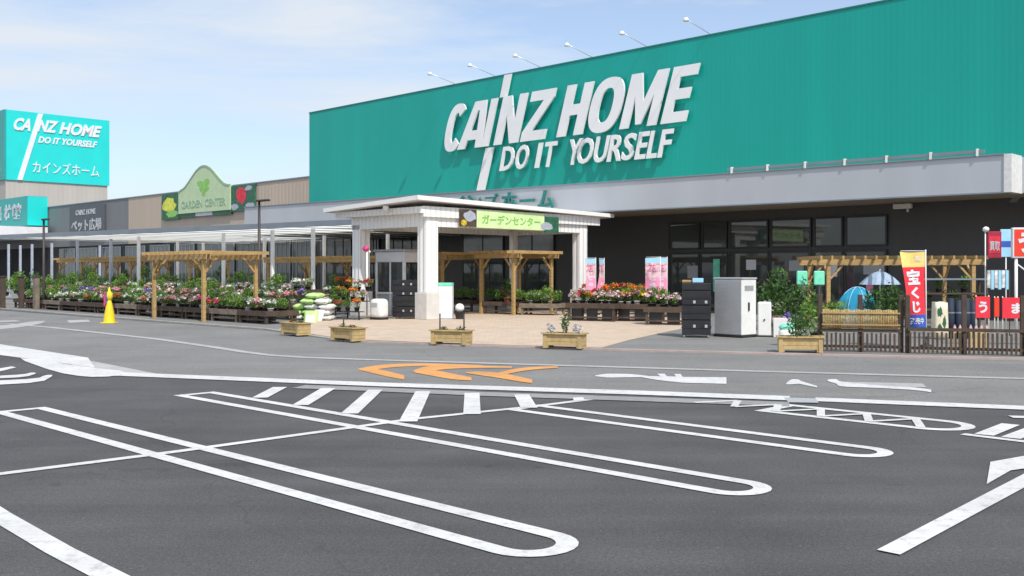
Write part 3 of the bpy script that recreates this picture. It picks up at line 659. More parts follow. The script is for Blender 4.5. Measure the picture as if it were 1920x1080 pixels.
# ================================================================== GARDEN SHELTER (translucent roof on white posts)
gl = [(-40, 446), (60, 442), (480, 425), (675, 416), (742, 413)]
gpnts = []
for px, py in gl:
    Y = (3.95-EYE)*FPX/(HZ-py); gpnts.append(toSN(((px-960)*Y/FPX, Y)))
g0 = gpnts[1]
gsr = sthing('garden_shelter', g0[0], g0[1], 0, 'long flat translucent roof on slim white posts covering the plant sales area', 'shelter')
def rel(p): return (p[0]-g0[0], p[1]-g0[1])
mb = MB()
for i in range(len(gpnts)-1):
    a, b = rel(gpnts[i]), rel(gpnts[i+1]); yb = WN-.1-g0[1]
    if i == len(gpnts)-2 or i == len(gpnts)-3: yb = 33.5-g0[1]
    mb.add([(a[0], a[1]+.1, 3.95), (b[0], b[1]+.1, 3.95), (b[0], yb, 4.1), (a[0], yb, 4.1)], [(0,1,2,3)])
mb.build('roof_sheet', M['translu'], gsr)
mb = MB()
for i in range(len(gpnts)-1):
    a, b = rel(gpnts[i]), rel(gpnts[i+1]); mb.bar((a[0], a[1], 3.96), (b[0], b[1], 3.96), .14, .24)
mb.build('gutter', M['gutter'], gsr)
mb = MB(); x = rel(gpnts[0])[0]; xe = rel(gpnts[-1])[0]
def gy(x):
    for i in range(len(gpnts)-1):
        a, b = rel(gpnts[i]), rel(gpnts[i+1])
        if a[0] <= x <= b[0]: return a[1]+(b[1]-a[1])*(x-a[0])/(b[0]-a[0])
    return rel(gpnts[-1])[1]
while x < xe:
    mb.box(x-.025, x+.025, gy(x)+.1, (WN-.2-g0[1]) if x < rel(gpnts[2])[0] else 33.4-g0[1], 3.9, 3.94); x += 2.3
mb.build('rafters', M['translu'], gsr)
for px, n in ((16, 26), (38, 27.5), (60, 27), (97, 27), (145, 26), (187, 32), (208, 26), (260, 25.5), (333, 32), (381, 34), (419, 26), (496, 31), (511, 26), (587, 26.5), (608, 32), (727, 33)):
    s, Y = onN(px, n); x, y = s-g0[0], n-g0[1]
    part('post', lambda b: (b.box(x-.07, x+.07, y-.07, y+.07, .03, 3.8), b.box(x-.14, x+.14, y-.14, y+.14, .03, .1)), M['sgrey'] if px < 250 else M['porchp'], gsr)

# ================================================================== PORCH
pS, pN = -28.4, 24.5
po = sthing('entrance_porch', pS, pN, 0, 'white ribbed entrance porch on thick square columns with low pitched roof', 'porch')
A = (.6, -1.0, 4.6); B = (-5.3, -1.0, 4.37); C_ = (.6, 10.4, 4.38); D = (-5.3, 10.4, 4.15)
mb = MB(); t = .16
top = [Vector(A), Vector(C_), Vector(D), Vector(B)]; bot = [v-Vector((0, 0, t)) for v in top]
mb.add(top+bot, [(0,1,2,3),(7,6,5,4),(1,0,4,5),(2,1,5,6),(3,2,6,7),(0,3,7,4)]); mb.build('roof_slab', M['porchp'], po)
mb = MB()
mb.box(-5.0, .35, -.62, -.5, 3.98, 4.22); mb.box(.23, .35, -.5, 9.7, 3.85, 4.24)
mb.build('upper_beam', M['porch'], po)
mb = MB(); mb.box(-4.4, .22, -.26, -.1, 3.5, 4.0); mb.box(.06, .22, -.1, 9.0, 3.5, 4.0); mb.box(-4.4, -4.24, -.1, 9.0, 3.5, 4.0); mb.box(-4.24, .06, 8.84, 9.0, 3.5, 4.0)
mb.build('lower_beam', M['porch'], po)
mb = MB(); mb.box(-5.0, .2, -.5, 9.9, 4.0, 4.08); mb.build('ceiling', M['porchp'], po)
for x, y, w_ in ((0, 0, .28), (-4.1, 0, .26), (0, 8.75, .24), (-4.1, 8.8, .15)):
    c = part('column', lambda b: b.bevbox(x-w_, x+w_, y-w_, y+w_, 1.03, 3.7, .02), M['porch'], po)
    part('column_base', lambda b: b.bevbox(x-w_-.07, x+w_+.07, y-w_-.07, y+w_+.07, .03, 1.03, .02), M['beige'], c)
mb = MB(); mb.lathe([(0, -.12), (.1, -.1), (.13, 0), (.1, .1), (0, .12)], 10, (-1.5, -.8, 4.22)); mb.build('lamp', M['whitep'], po)
# banner on the right-hand beam
bs = -28.4+.42
bn0 = onS(862, bs)[0]
bn = sthing('porch_banner', bs, bn0, 0, 'long lime green banner with photo panels fixed to the white porch beam', 'banner')
def by(px): return onS(px, bs)[0]-bn0
part('cloth', lambda b: b.box(-.02, .02, by(893), by(1020), 3.52, 4.2), M['limel'], bn)
part('photo_panel', lambda b: b.box(-.02, .022, by(862), by(893), 3.55, 4.2), M['woodd'], bn)
part('photo_panel', lambda b: b.box(-.02, .022, by(1020), by(1047), 3.45, 4.1), M['dgreen'], bn)
def xb_(mb, cy, cz, ry, rz, x, seed):
    rr = random.Random(seed); mb.face([(x, cy+math.cos(2*math.pi*k/12)*ry*(1+rr.uniform(-.2, .2)), cz+math.sin(2*math.pi*k/12)*rz*(1+rr.uniform(-.2, .2))) for k in range(12)])
mb = MB(); xb_(mb, by(881), 3.95, .32, .2, .026, 3); xb_(mb, by(1024), 3.7, .4, .16, .026, 4); mb.build('print', M['sgrey'], bn)
mb = MB(); xb_(mb, by(869), 3.68, .14, .12, .027, 5); mb.build('print', M['p_yel'], bn)
mb = MB(); text(mb, 'ガーデンセンター', (.021, by(903), 3.68), (0, by(1012)-by(903), 0), (0, 0, .36), (.012, 0, 0), .02); mb.build('lettering', M['lgreen'], bn)

# ================================================================== WOODEN PERGOLAS
def pergola(name, s, n, ws, wn, h, label, rz=0, mp=2, ov=.35, z0=.03):
    t = sthing(name, s, n, 0, label, 'pergola', 'wooden pergolas over the plant tables', rz)
    pw = .06
    xs = [0+ws*k/(mp-1) for k in range(mp)]
    for x in xs:
        for y in (0, wn):
            part('post', lambda b: b.box(x-pw, x+pw, y-pw, y+pw, z0, h-.12), M['wood'], t)
    for y in (0, wn):
        part('beam', lambda b: b.box(-ov, ws+ov, y-pw-.04, y-pw-.002, h-.24, h-.06), M['wood'], t)
        part('beam', lambda b: b.box(-ov, ws+ov, y+pw+.002, y+pw+.04, h-.24, h-.06), M['wood'], t)
    k = int((ws+2*ov)/.35)
    for i in range(k+1):
        x = -ov+.03+(ws+2*ov-.06)*i/k
        part('rafter', lambda b: b.box(x-.03, x+.03, -ov, wn+ov, h-.058, h+.06), M['wood'], t)
    for x in xs:
        for y in (0, wn):
            for d in (-1, 1):
                if (d < 0 and x == 0) or (d > 0 and x == ws): continue
                part('brace', lambda b: b.bar((x+d*.05, y, h-.72), (x+d*.5, y, h-.22), .06, .06), M['wood'], t)
    for x in xs:
        part('brace', lambda b: b.bar((x, .05, h-.72), (x, .5, h-.2), .06, .06), M['wood'], t)
        part('brace', lambda b: b.bar((x, wn-.05, h-.72), (x, wn-.5, h-.2), .06, .06), M['wood'], t)
    return t
pergola('pergola', -36.5, 17.7, 3.8, 2.1, 2.5, 'tall pine pergola nearest the road over the flower tables, behind the yellow cone')
pergola('pergola', -48.2, 30, 8, 2.4, 2.55, 'dark brown pine pergola behind the flowers, left of the porch', mp=3)
pergola('pergola', -69.5, 27, 18, 2.4, 2.68, 'far long pine pergola under the shelter roof, leftmost of all', mp=6)
pergola('pergola', -30.4, 29.2, 1.9, 2.3, 2.62, 'pine pergola seen through the porch, between its two right-hand columns')
pergola('pergola', -35.2, 28.6, 3.0, 2.4, 2.6, 'pine pergola half hidden behind the front porch column')
xr, yr = (1553-960)*33.2/FPX, 33.2
sr, nr = toSN((xr, yr))
t = pergola('pergola', 0, 0, 4.75, 2.4, 2.28, 'pine pergola with open rafters behind the bamboo fence at right', rz=-THETA-R(2), mp=2)
t.location = (xr, yr, 0)

# ================================================================== PLANTS
def leafquad(mb, c, d, up, l, w_):
    side = d.cross(up).normalized() if d.cross(up).length > 1e-4 else Vector((1, 0, 0))
    m1 = c+d*l*.5; mb.face([c, m1+side*w_/2, c+d*l, m1-side*w_/2])
def rdir(rr, upw=0.0):
    v = Vector((rr.gauss(0, 1), rr.gauss(0, 1), rr.gauss(0, 1)+upw)); return v.normalized()
def foliage(seed, r, h, z0, n, l=.09, w_=.04, mats=2, stems=True):
    rr = random.Random(seed); mb = MB()
    cl = [(Vector((rr.uniform(-.6, .6)*r, rr.uniform(-.6, .6)*r, z0+h*rr.uniform(.25, .8))), rr.uniform(.3, .55)) for _ in range(6)]
    for i in range(n):
        c, k = rr.choice(cl); d = rdir(rr, .5)
        p = c+Vector((d.x*r*k, d.y*r*k, d.z*h*k*.8)); mb.k = rr.randrange(mats)
        leafquad(mb, p, rdir(rr, .6), Vector((rr.uniform(-1, 1), rr.uniform(-1, 1), 1)), l*rr.uniform(.6, 1.3), w_*rr.uniform(.7, 1.3))
    if stems:
        mb.k = 0
        for c, k in cl: mb.tube([(0, 0, z0-.02), c], [.008, .004], 4, False)
    return mb
def petals(seed, r, h, z0, n, sz=.045, mats=1):
    rr = random.Random(seed+99); mb = MB()
    for i in range(n):
        a = rr.uniform(0, 2*math.pi); q = r*math.sqrt(rr.random()); z = z0+h*(1-.35*(q/r)**2)+rr.uniform(-.06, .04); mb.k = rr.randrange(mats)
        c = Vector((q*math.cos(a), q*math.sin(a), z)); s = sz*rr.uniform(.7, 1.3); t = rdir(rr, 1.6); u = t.orthogonal().normalized(); v = t.cross(u)
        pts = [c+(u*math.cos(2*math.pi*k/5)+v*math.sin(2*math.pi*k/5))*s+t*s*.25 for k in range(5)]
        for k in range(5): mb.face([c, pts[k], pts[(k+1) % 5]])
    return mb
def potted(name, seed, petal, r=.22, h=.28, nl=150, nf=60, pot='pot', potr=.11, poth=.16, greens=('g1', 'g3'), cat='potted flower', sz=.045, l=.09):
    t = thing(name, (0, 0, -50), 0, 'x', cat)
    mb = MB(); mb.lathe([(potr*.72, 0), (potr, poth*.88), (potr*1.1, poth*.88), (potr*1.1, poth), (potr*.95, poth), (potr*.9, poth-.03), (0, poth-.03)], 12); mb.face([(potr*.72*math.cos(-2*math.pi*k/12), potr*.72*math.sin(-2*math.pi*k/12), 0) for k in range(12)])
    mb.build('pot', M[pot], t)
    foliage(seed, r, h, poth, nl, l).build('foliage', [M[g] for g in greens], t)
    if nf: petals(seed, r, h, poth, nf, sz).build('blossom', M[petal], t)
    return t
COLS = [('pink', 'p_pink'), ('red', 'p_red'), ('white', 'p_white'), ('yellow', 'p_yel'), ('purple', 'p_pur'), ('magenta', 'p_mag'), ('pale pink', 'p_lav')]
PROTO = {}
for i, (cn, pm) in enumerate(COLS):
    PROTO[cn] = [potted('potted_flower', 10*i+1, pm, greens=('g1', 'g3')), potted('potted_flower', 10*i+2, pm, r=.19, h=.34, nf=34, greens=('g1', 'g2'), pot='potw' if cn in ('white', 'pink', 'magenta') else 'pot')]
PROTO['green'] = [potted('potted_herb', 81, None, r=.22, h=.34, nl=190, nf=0, greens=('g1', 'g3'), cat='potted plant'), potted('potted_herb', 82, None, r=.24, h=.42, nl=200, nf=0, greens=('g3', 'g1'), cat='potted plant', l=.11)]
PROTO['dark green'] = [potted('potted_shrub', 83, None, r=.3, h=.66, nl=480, nf=0, greens=('g2', 'g1'), cat='potted shrub', l=.08), potted('potted_shrub', 84, None, r=.34, h=.8, nl=560, nf=0, greens=('g1', 'g2'), cat='potted shrub', pot='terra', potr=.15, poth=.24, l=.1)]
PROTO['light green'] = [potted('potted_shrub', 85, None, r=.34, h=.75, nl=520, nf=0, greens=('g3', 'g1'), cat='potted shrub', potr=.14, poth=.22, l=.11), potted('potted_shrub', 86, None, r=.3, h=.6, nl=420, nf=0, greens=('g3', 'g1'), cat='potted shrub', l=.09)]
used = set()
NP = [0]
GRP = {'potted_flower': 'potted flowers set out on the tables', 'potted_herb': 'green potted plants set out on the tables', 'potted_shrub': 'leafy shrubs in pots among the tables'}
rp = random.Random(5)
SHORT = {'potted_flower': '%s potted flowers', 'potted_herb': 'low %s pot plant', 'potted_shrub': '%s potted shrub'}
def plant(kind, loc, where, sc=1.0, pos=''):
    p = PROTO[kind][rp.randrange(2)]; nm = p.name.split('.')[0]
    lab = SHORT[nm] % kind+' '+where+(', '+pos if pos else ''); NP[0] += 1
    c = copy_tree(p, loc, rp.uniform(0, 6.28), lab, GRP[nm], sc=sc*rp.uniform(.88, 1.15)); return c
def posw(i, v=None):
    a = ('leftmost', 'second from left', 'third from left', 'fourth from left', 'fifth from left', 'sixth from left', 'seventh from left', 'eighth from left', 'ninth from left', 'tenth from left', 'eleventh from left', 'twelfth from left')[min(11, i)]
    return a if v is None else ('near row, ', 'second row, ', 'third row, ')[v]+a

# display tables
def table(s, n, ln, dp, z, label, dark=True, rz=0, loc=None, m=None):
    t = sthing('display_table', s, n, 0, label, 'table', 'wooden plant display tables', rz)
    if loc: t.location = (loc[0], loc[1], 0)
    wm = m or (M['woodd'] if dark else M['woodg'])
    part('tabletop', lambda b: [b.bevbox(0, ln, dp*k/5+.01, dp*(k+1)/5-.01, z-.04, z, .005) for k in range(5)] , wm, t)
    part('rim', lambda b: (b.box(0, ln, -.03, .008, z-.12, z+.06), b.box(0, ln, dp-.008, dp+.03, z-.12, z+.06), b.box(-.03, 0, -.03, dp+.03, z-.12, z+.06), b.box(ln, ln+.03, -.03, dp+.03, z-.12, z+.06)), wm, t)
    for x in (.08, ln-.08):
        for y in (.06, dp-.06): part('leg', lambda b: b.box(x-.045, x+.045, y-.045, y+.045, .03, z-.04), wm, t)
    part('lower_rail', lambda b: (b.box(.12, ln-.12, .04, .08, .14, .2),), wm, t)
    return t
crate0 = None
def crate(loc, rz, label):
    global crate0
    if crate0 is None:
        c = thing('plastic_crate', loc, rz, label, 'crate', 'black plastic crates under the tables')
        def f(b):
            for z in (.0, .09, .18): b.box(-.24, .24, -.17, -.15, z, z+.06); b.box(-.24, .24, .15, .17, z, z+.06); b.box(-.24, -.22, -.15, .15, z, z+.06); b.box(.22, .24, -.15, .15, z, z+.06)
            b.box(-.22, .22, -.15, .15, .0, .02)
            for x in (-.24, -.08, .06, .22): b.box(x, x+.02, -.172, -.148, 0, .26)
        part('shell', f, M['blackp'], c); crate0 = c; return c
    return copy_tree(crate0, loc, rz, label)

rt = random.Random(11)
side = lambda s: 'right beside the white porch' if s > -33.5 else 'under the near tall pine pergola' if s > -37.5 else 'left of the near pine pergola' if s > -41.5 else 'behind the yellow cone' if s > -44.5 else 'left of the yellow cone' if s > -49 else 'at the left edge of the picture'
rows = [  # n, z, s from, s to, name, plants/m
    (18.2, .42, -54.5, -29.3, 'front', .36), (20.4, .62, -56, -31.2, 'second', .5), (23.0, .8, -64, -36, 'third', .6), (25.6, .95, -72, -38, 'back', .85)]
palette = {0: ['pink', 'white', 'white', 'pale pink', 'magenta', 'white', 'green', 'red', 'green', 'pale pink'], 1: ['white', 'green', 'pale pink', 'purple', 'white', 'green', 'pink'], 2: ['green', 'white', 'green', 'light green', 'pale pink'], 3: ['light green', 'dark green', 'green', 'white']}
ords = ['nearest the porch', 'second from the porch', 'third from the porch', 'fourth from the porch', 'fifth from the porch', 'sixth from the porch', 'seventh from the porch', 'eighth from the porch', 'ninth from the porch', 'tenth from the porch', 'eleventh from the porch', 'twelfth from the porch', 'thirteenth from the porch', 'fourteenth from the porch', 'fifteenth from the porch']
for ri, (n, z, sa, sb, nm, sp) in enumerate(rows):
    s = sb-1.9; ti = 0
    while s > sa and ti < 15:
        ln = 1.8; table(s, n, ln, 1.25, z, f'weathered wooden display table in the {nm} row, {ords[ti]}', dark=(ti % 4 != 1), rz=R(rt.uniform(-2, 2)))
        where = f'on {nm} row table {ords[ti].replace(" from the porch", " from porch")}'
        cols = palette[ri]; base = rt.choice(cols); 
        for yy in ((.3, .9) if ri < 2 else (.55,)):
            kind = base if rt.random() < .5 else rt.choice(cols)
            if s > -33 and ri == 0 and yy < .5: kind = rt.choice(['red', 'magenta', 'pink', 'white'])
            x = .2; ix = 0
            while x < ln:
                if ri >= 2 and s < -52 and rt.random() < .45: kk = rt.choice(['light green', 'dark green'])
                elif ri == 0 and s < -50: kk = rt.choice(['green', 'dark green', 'green', 'white'])
                else: kk = kind if rt.random() < .55 else rt.choice(cols)
                if s < -50 and rt.random() < .35: kk = 'green'
                k = plant(kk, W(s+x+rt.uniform(-.04, .04), n+yy+rt.uniform(-.06, .06), z), where, .9 if ri < 3 else 1.05, posw(ix, int(yy > .5) if ri < 2 else None)); ix += 1
                x += sp*rt.uniform(.85, 1.15) if ri != 1 else .42*rt.uniform(.85, 1.1)
        if ri == 0:
            for x in (.5, 1.2):
                if rt.random() < .75: crate(W(s+x, n+.45, .03), THETA+R(rt.uniform(-8, 8)), f'black plastic crate under the {"left" if x < 1 else "right"} half of front row table {ords[ti]}')
        s -= 1.95; ti += 1

print('PLANTS', NP[0])

# hide prototypes: the first copies already stand in the scene, so drop the originals
for k in PROTO.values():
    for p in k: 
        pass

for s_, lab in ((-58, 'long pale grey display bench behind the flower rows, left one'), (-49.5, 'long pale grey display bench behind the flower rows, right one')):
    t = sthing('display_bench', s_, 28.2, 0, lab, 'bench')
    part('top', lambda b: b.bevbox(0, 6.5, 0, 1.0, 1.12, 1.2, .01), M['greyp'], t)
    part('cloth', lambda b: b.box(.0, 6.5, -.02, -.003, .5, 1.19), M['sgrey'], t)
    for x in (.1, 3.2, 6.4): part('leg', lambda b: b.box(x-.04, x+.04, .45, .53, .03, 1.12), M['alu'], t)
# taller shrubs at the far left, standing on the ground
for px, n in ((-20, 20.5), (12, 19.6), (38, 20), (66, 20.5), (30, 22), (85, 22)):
    s, Y = onN(px, n); plant(rt.choice(['dark green', 'light green']), W(s, n, .5 if px < 60 else .6), f'at far left, {dict(zip((-20, 12, 38, 66, 30, 85), ("at the very edge of the picture", "between leftmost and middle dark posts", "behind the middle dark post", "behind the thick grey brown post", "set back behind the posts", "right of the slim lamp post")))[px]}', 1.35)

# soil bags draped in a pile: lime and white
def bag(loc, rz, tilt, label, m1, m2, w_=.5, l_=.72, h_=.21):
    t = thing('soil_bag', loc, rz, label, 'bag', 'bags of garden soil by the porch')
    bm = bmesh.new(); bmesh.ops.create_cube(bm, size=1); bmesh.ops.subdivide_edges(bm, edges=bm.edges[:], cuts=5, use_grid_fill=True)
    rr = random.Random(int(loc[0]*100)); ph = rr.uniform(0, 6)
    for v in bm.verts:
        x, y, z = v.co; e = max(abs(x), abs(y))*2; k = (1-e**4)*.8+.2
        v.co = Vector((x*w_, y*l_, (z*h_*k+h_/2)+.012*math.sin(11*x+ph)*math.cos(9*y+ph)))
        v.co.z += 0
    RM = Matrix.Rotation(tilt, 4, 'X')
    mb = MB(); mb.bm(bm, RM, True); mb.build('sack', M[m1], t)
    mb = MB(); zt = h_*1.012+.012
    vs = [RM @ Vector(p) for p in ((-.5*w_*.6, -l_*.25, zt), (.3*w_, -l_*.25, zt), (.3*w_, l_*.22, zt), (-.3*w_, l_*.22, zt))]
    mb.face(vs); mb.build('printed_panel', M[m2], t)
    return t
bx, byy = G(578, 604)
k = 0
for lay in range(5):
    for col in range(3):
        if lay == 4 and col == 2 or lay >= 3 and col == 0: continue
        wh = col == 2 or (lay+col) % 3 == 0
        bag((bx+(col-1)*.52+.03*lay*(-1)**lay, byy+.9-.05*lay+(1-col)*.2, .03+lay*.2), R(-20+8*((lay*3+col) % 3)), 0,
            f'{"white" if wh else "lime green"} soil bag in the {["bottom", "second", "third", "fourth", "top"][lay]} layer of the pile, {["left", "middle", "right"][col]} stack', 'whitep' if wh else 'lime', 'lime' if wh else 'whitep'); k += 1
for i, (px, py) in enumerate(((598, 603.5), (584, 606))):
    x, y = G(px, py); b = bag((x, y, .06), R(-35+30*i), R(68), f'{("white", "lime green")[i]} soil bag leaning upright against the pile front', ('whitep', 'lime')[i], ('lime', 'whitep')[i])

# flower stand before the porch (dark stand with orange and red flowers)
def stand(px, py, rz, label, tiers=3, w_=1.3, m='blackp', h0=.35, dh=.38):
    t = gthing('plant_stand', px, py, rz, label, 'plant stand')
    for k in range(tiers):
        y = k*.32; z = h0+k*dh
        part('shelf', lambda b: b.box(-w_/2, w_/2, y-.17, y+.17, z-.03, z), M[m], t)
    for x in (-w_/2, w_/2):
        part('side_frame', lambda b: (b.box(x-.02, x+.02, -.17, -.13, 0, h0), b.box(x-.02, x+.02, (tiers-1)*.32+.13, (tiers-1)*.32+.17, 0, h0+(tiers-1)*dh), b.bar((x, -.15, .1), (x, (tiers-1)*.32+.13, .1), .03)), M[m], t)
    return t
PROTO['orange'] = [potted('potted_flower', 91, 'orangefl'), potted('potted_flower', 92, 'orangefl', r=.19, h=.34, nf=40)]
def onstand(px, py, rz, tiers, w_, kinds, where, h0=.35, dh=.38, sc=.95):
    x0, y0 = G(px, py); c, s_ = math.cos(rz), math.sin(rz)
    for k in range(tiers):
        nn = int(w_/.33)
        for i in range(nn):
            lx = -w_/2+w_*(i+.5)/nn; ly = k*.32
            plant(kinds[(i+k) % len(kinds)], (x0+c*lx-s_*ly, y0+s_*lx+c*ly, h0+k*dh), where+f' {["lowest", "middle", "top", "uppermost"][k]} shelf', sc, ["left", "left centre", "right centre", "right"][min(3, i)])
stand(652, 601, R(-30), 'black three-tier plant stand with orange and red flowers beside the porch column')
onstand(652, 601, R(-30), 3, 1.3, ['red', 'green', 'orange', 'pale pink'], 'on stand beside porch column,')
stand(615, 592, R(-40), 'black plant stand with mixed flowers behind the soil bags', 3)
onstand(615, 592, R(-40), 3, 1.3, ['red', 'white', 'green', 'orange'], 'on stand behind soil bags,')
# rows inside / right of the porch
def table_at(px, py, rz, ln, dp, z, label, kinds, where, dark=True, step=.4):
    x0, y0 = G(px, py); tb_ = table(0, 0, ln, dp, z, label, dark, rz=rz-THETA, loc=(x0, y0))
    if label.startswith(('black table', 'dark table')):
        xx = .15
        while xx+.4 < ln:
            part('skirt_panel', lambda b: b.box(xx, xx+.42, .1, .14, .06, z-.13), M['blackp'], tb_); xx += .6
    c, s_ = math.cos(rz), math.sin(rz); y = .25
    while y < dp:
        x = .2; ix = 0
        kd = kinds[int(y*3) % len(kinds)]
        while x < ln:
            kk = kd if rt.random() < .65 else rt.choice(kinds)
            plant(kk, (x0+c*x-s_*y, y0+s_*x+c*y, z), where, .95, posw(ix, min(2, int(y/.5)))); ix += 1; x += step*rt.uniform(.9, 1.1)
        y += .5
table_at(905, 590, R(-25), 1.6, 1.2, .5, 'low dark table of green plants under the porch pergola', ['green', 'dark green', 'red', 'green'], 'on low table under porch pergola')
table_at(838, 585, R(-25), 1.3, 1.1, .5, 'low dark table of plants just right of the front porch column', ['green', 'white', 'green'], 'on low table by front porch column')
table_at(975, 592, R(-20), 1.6, 1.2, .45, 'small wooden table of green and white plants between pergola and right porch column', ['green', 'light green', 'white', 'green'], 'on small table by right porch column', dark=False)
table_at(1062, 603, R(-28), 1.9, 1.3, .62, 'black table of pink and red flowers at the right porch column', ['pale pink', 'red', 'pink', 'yellow', 'orange'], 'on black table at right porch column', step=.3)
table_at(1150, 604, R(-20), 1.6, 1.5, .6, 'dark table of yellow and orange flowers between the pink banners', ['pink', 'yellow', 'orange', 'green', 'orange'], 'on dark table between pink banners', step=.28)
table_at(1208, 611, R(-15), 1.35, 1.2, .58, 'dark table of white and pale flowers left of the black crates stack', ['pale pink', 'white', 'green', 'white'], 'on dark table left of black cabinet')
table_at(1090, 590, R(-22), 3.2, 1.0, .8, 'long rear table of yellow and red flowers before the charcoal wall', ['orange', 'yellow', 'red', 'yellow'], 'on long rear table by charcoal wall', step=.3)

# ================================================================== PLANTER BOXES ALONG THE KERB
planters = [(555, 630, -48, 'leftmost wooden planter trough on the kerb, in front of the soil bags', 'few'), (653, 641, -44, 'wooden planter trough with a thin stake, left of the white porch column', 'stake'),
            (847, 648, -22, 'wooden planter trough with two thin stakes in front of the porch', 'two'), (1059, 655, -21, 'wooden planter trough with silvery and green plants before the flower tables', 'silver'), (1500, 663, -12, 'rightmost wooden planter trough with tall green plants beside the bamboo fence', 'tall')]
for i, (px, py, rz, lab, kd) in enumerate(planters):
    t = gthing('planter_box', px, py, R(rz), lab, 'planter', 'wooden planter troughs along the kerb'); w_ = .47; d_ = .2; h_ = .36
    def body(b):
        for k in range(3):
            z0 = .1+k*.09; 
            b.bevbox(-w_, w_, -d_, -d_+.025, z0, z0+.085, .004); b.bevbox(-w_, w_, d_-.025, d_, z0, z0+.085, .004)
            b.bevbox(-w_, -w_+.025, -d_+.027, d_-.027, z0, z0+.085, .004); b.bevbox(w_-.025, w_, -d_+.027, d_-.027, z0, z0+.085, .004)
        for x in (-w_*.99, w_*.8): b.box(x, x+w_*.19, -d_-.02, -d_-.002, .04, h_)
    part('boards', body, M['woodp'], t)
    part('rim', lambda b: (b.box(-w_-.04, w_+.04, -d_-.05, -d_+.02, h_+.002, h_+.03), b.box(-w_-.04, w_+.04, d_-.02, d_+.05, h_+.002, h_+.03), b.box(-w_-.04, -w_+.03, -d_+.02, d_-.02, h_+.002, h_+.03), b.box(w_-.03, w_+.04, -d_+.02, d_-.02, h_+.002, h_+.03)), M['woodp'], t)
    for x in (-w_+.07, w_-.07): part('foot', lambda b: b.box(x-.06, x+.06, -d_+.0, d_, .045, .099), M['woodp'], t)
    part('soil', lambda b: b.box(-w_+.026, w_-.026, -d_+.026, d_-.026, .12, h_-.04), M['soil'], t)
    if kd == 'tall':
        foliage(200, .3, .58, h_-.05, 330, .11, .035).build('plants', [M['g2'], M['g1']], t)
    elif kd == 'silver':
        mb = foliage(210, .12, .45, h_, 150, .09, .03); 
        o = mb.build('plants', [M['g2'], M['g1']], t); o.location.x = .05
        for xx, sd in ((-.33, 3), (.32, 4)):
            o = foliage(sd, .12, .22, h_-.03, 150, .06, .03).build('plants', [M['greyp'], M['p_white']], t); o.location.x = xx
    else:
        for xx, sd in ((-.2, i+20), (.25, i+30)):
            o = foliage(sd, .11, .12, h_-.05, 60, .06, .03).build('plants', [M['g1'], M['g2']], t); o.location.x = xx
            o = petals(sd, .1, .12, h_-.05, 10, .02).build('blossom', M['p_red'], t); o.location.x = xx
        sts = {'few': [], 'stake': [-.2], 'two': [-.32, .33]}[kd]
        for x in sts: part('stake', lambda b: b.tube([(x, 0, h_-.1), (x, 0, h_+.42)], .018, 6), M['pole'], t)

# ================================================================== STREET POLES, CONE
def lamp(px, py, ytop, label, arm):
    x, y = G(px, py); h = Z(ytop, y); t = thing('lamp_post', (x, y, 0), THETA, label, 'lamp post')
    part('pole', lambda b: b.tube([(0, 0, .02), (0, 0, 1.0), (0, 0, h)], [.075, .07, .05], 10), M['pole'], t)
    part('base_plate', lambda b: b.lathe([(.16, .03), (.16, .06), (.08, .1), (.07, .3)], 12), M['pole'], t)
    if arm: part('lamp_head', lambda b: b.bevbox(-.1, arm, -.1, .1, h-.03, h+.05, .02), M['pole'], t)
    return t
lamp(486, 592, 377, 'dark lamp post with flat head rising through the flower tables near the porch', .7)
lamp(82, 581, 412, 'dark slim lamp post at far left among the shrubs', .5)
x, y = G(688, 599)
t = thing('price_pole', (x, y, 0), 0, 'slim white pole with a small round pink and red head beside the porch column', 'pole sign')
part('pole', lambda b: b.tube([(0, 0, .03), (0, 0, Z(470, y))], .035, 8), M['whitep'], t)
part('disc', lambda b: b.lathe([(0, -.12), (.09, -.09), (.13, 0), (.09, .09), (0, .12)], 12, (-.04, 0, Z(466, y))), M['p_mag'], t)
part('finial', lambda b: b.lathe([(0, -.06), (.06, 0), (0, .06)], 10, (.1, 0, Z(472, y))), M['cream'], t)

t = gthing('traffic_cone', 205, 606, 0, 'tall yellow plastic cone with a striped ribbon round its top on the road edge', 'cone')
part('body', lambda b: b.lathe([(.2, .03), (.17, .3), (.11, .62), (.07, .78), (.06, .8), (0, .8)], 20), M['yellow'], t)
part('base', lambda b: b.bevbox(-.23, .23, -.23, .23, .004, .035, .01), M['yellow'], t)
part('warning_head', lambda b: b.lathe([(.04, .8), (.09, .84), (.12, .95), (.11, 1.05), (.05, 1.12), (.02, 1.26), (0, 1.27)], 14), M['yellow'], t)
mb = MB()
for k, (mm) in enumerate((0, 1)):
    mb.k = k; mb.box(-.15+.05*k, -.1+.05*k, -.12, -.09, .62+.06*k, 1.1-.03*k)
mb.build('ribbon', [M['red'], M['blue']], t)

# dark posts at the far left (fence around the shrubs)
for i, px in enumerate((5, 40, 68)):
    t = gthing('wooden_post', px, 579 if px < 60 else 581, THETA, f'{["leftmost dark", "middle dark", "thick grey brown"][i]} wooden post before the shrubs at far left', 'post', 'posts before the shrubs')
    part('shaft', lambda b: b.bevbox(-.12-.05*(i == 2), .12+.05*(i == 2), -.1, .1, .03, 1.55, .01), M['woodg' if i == 2 else 'woodd'], t)
    part('cap', lambda b: b.bevbox(-.16-.05*(i == 2), .16+.05*(i == 2), -.13, .13, 1.551, 1.6, .01), M['woodd'], t)

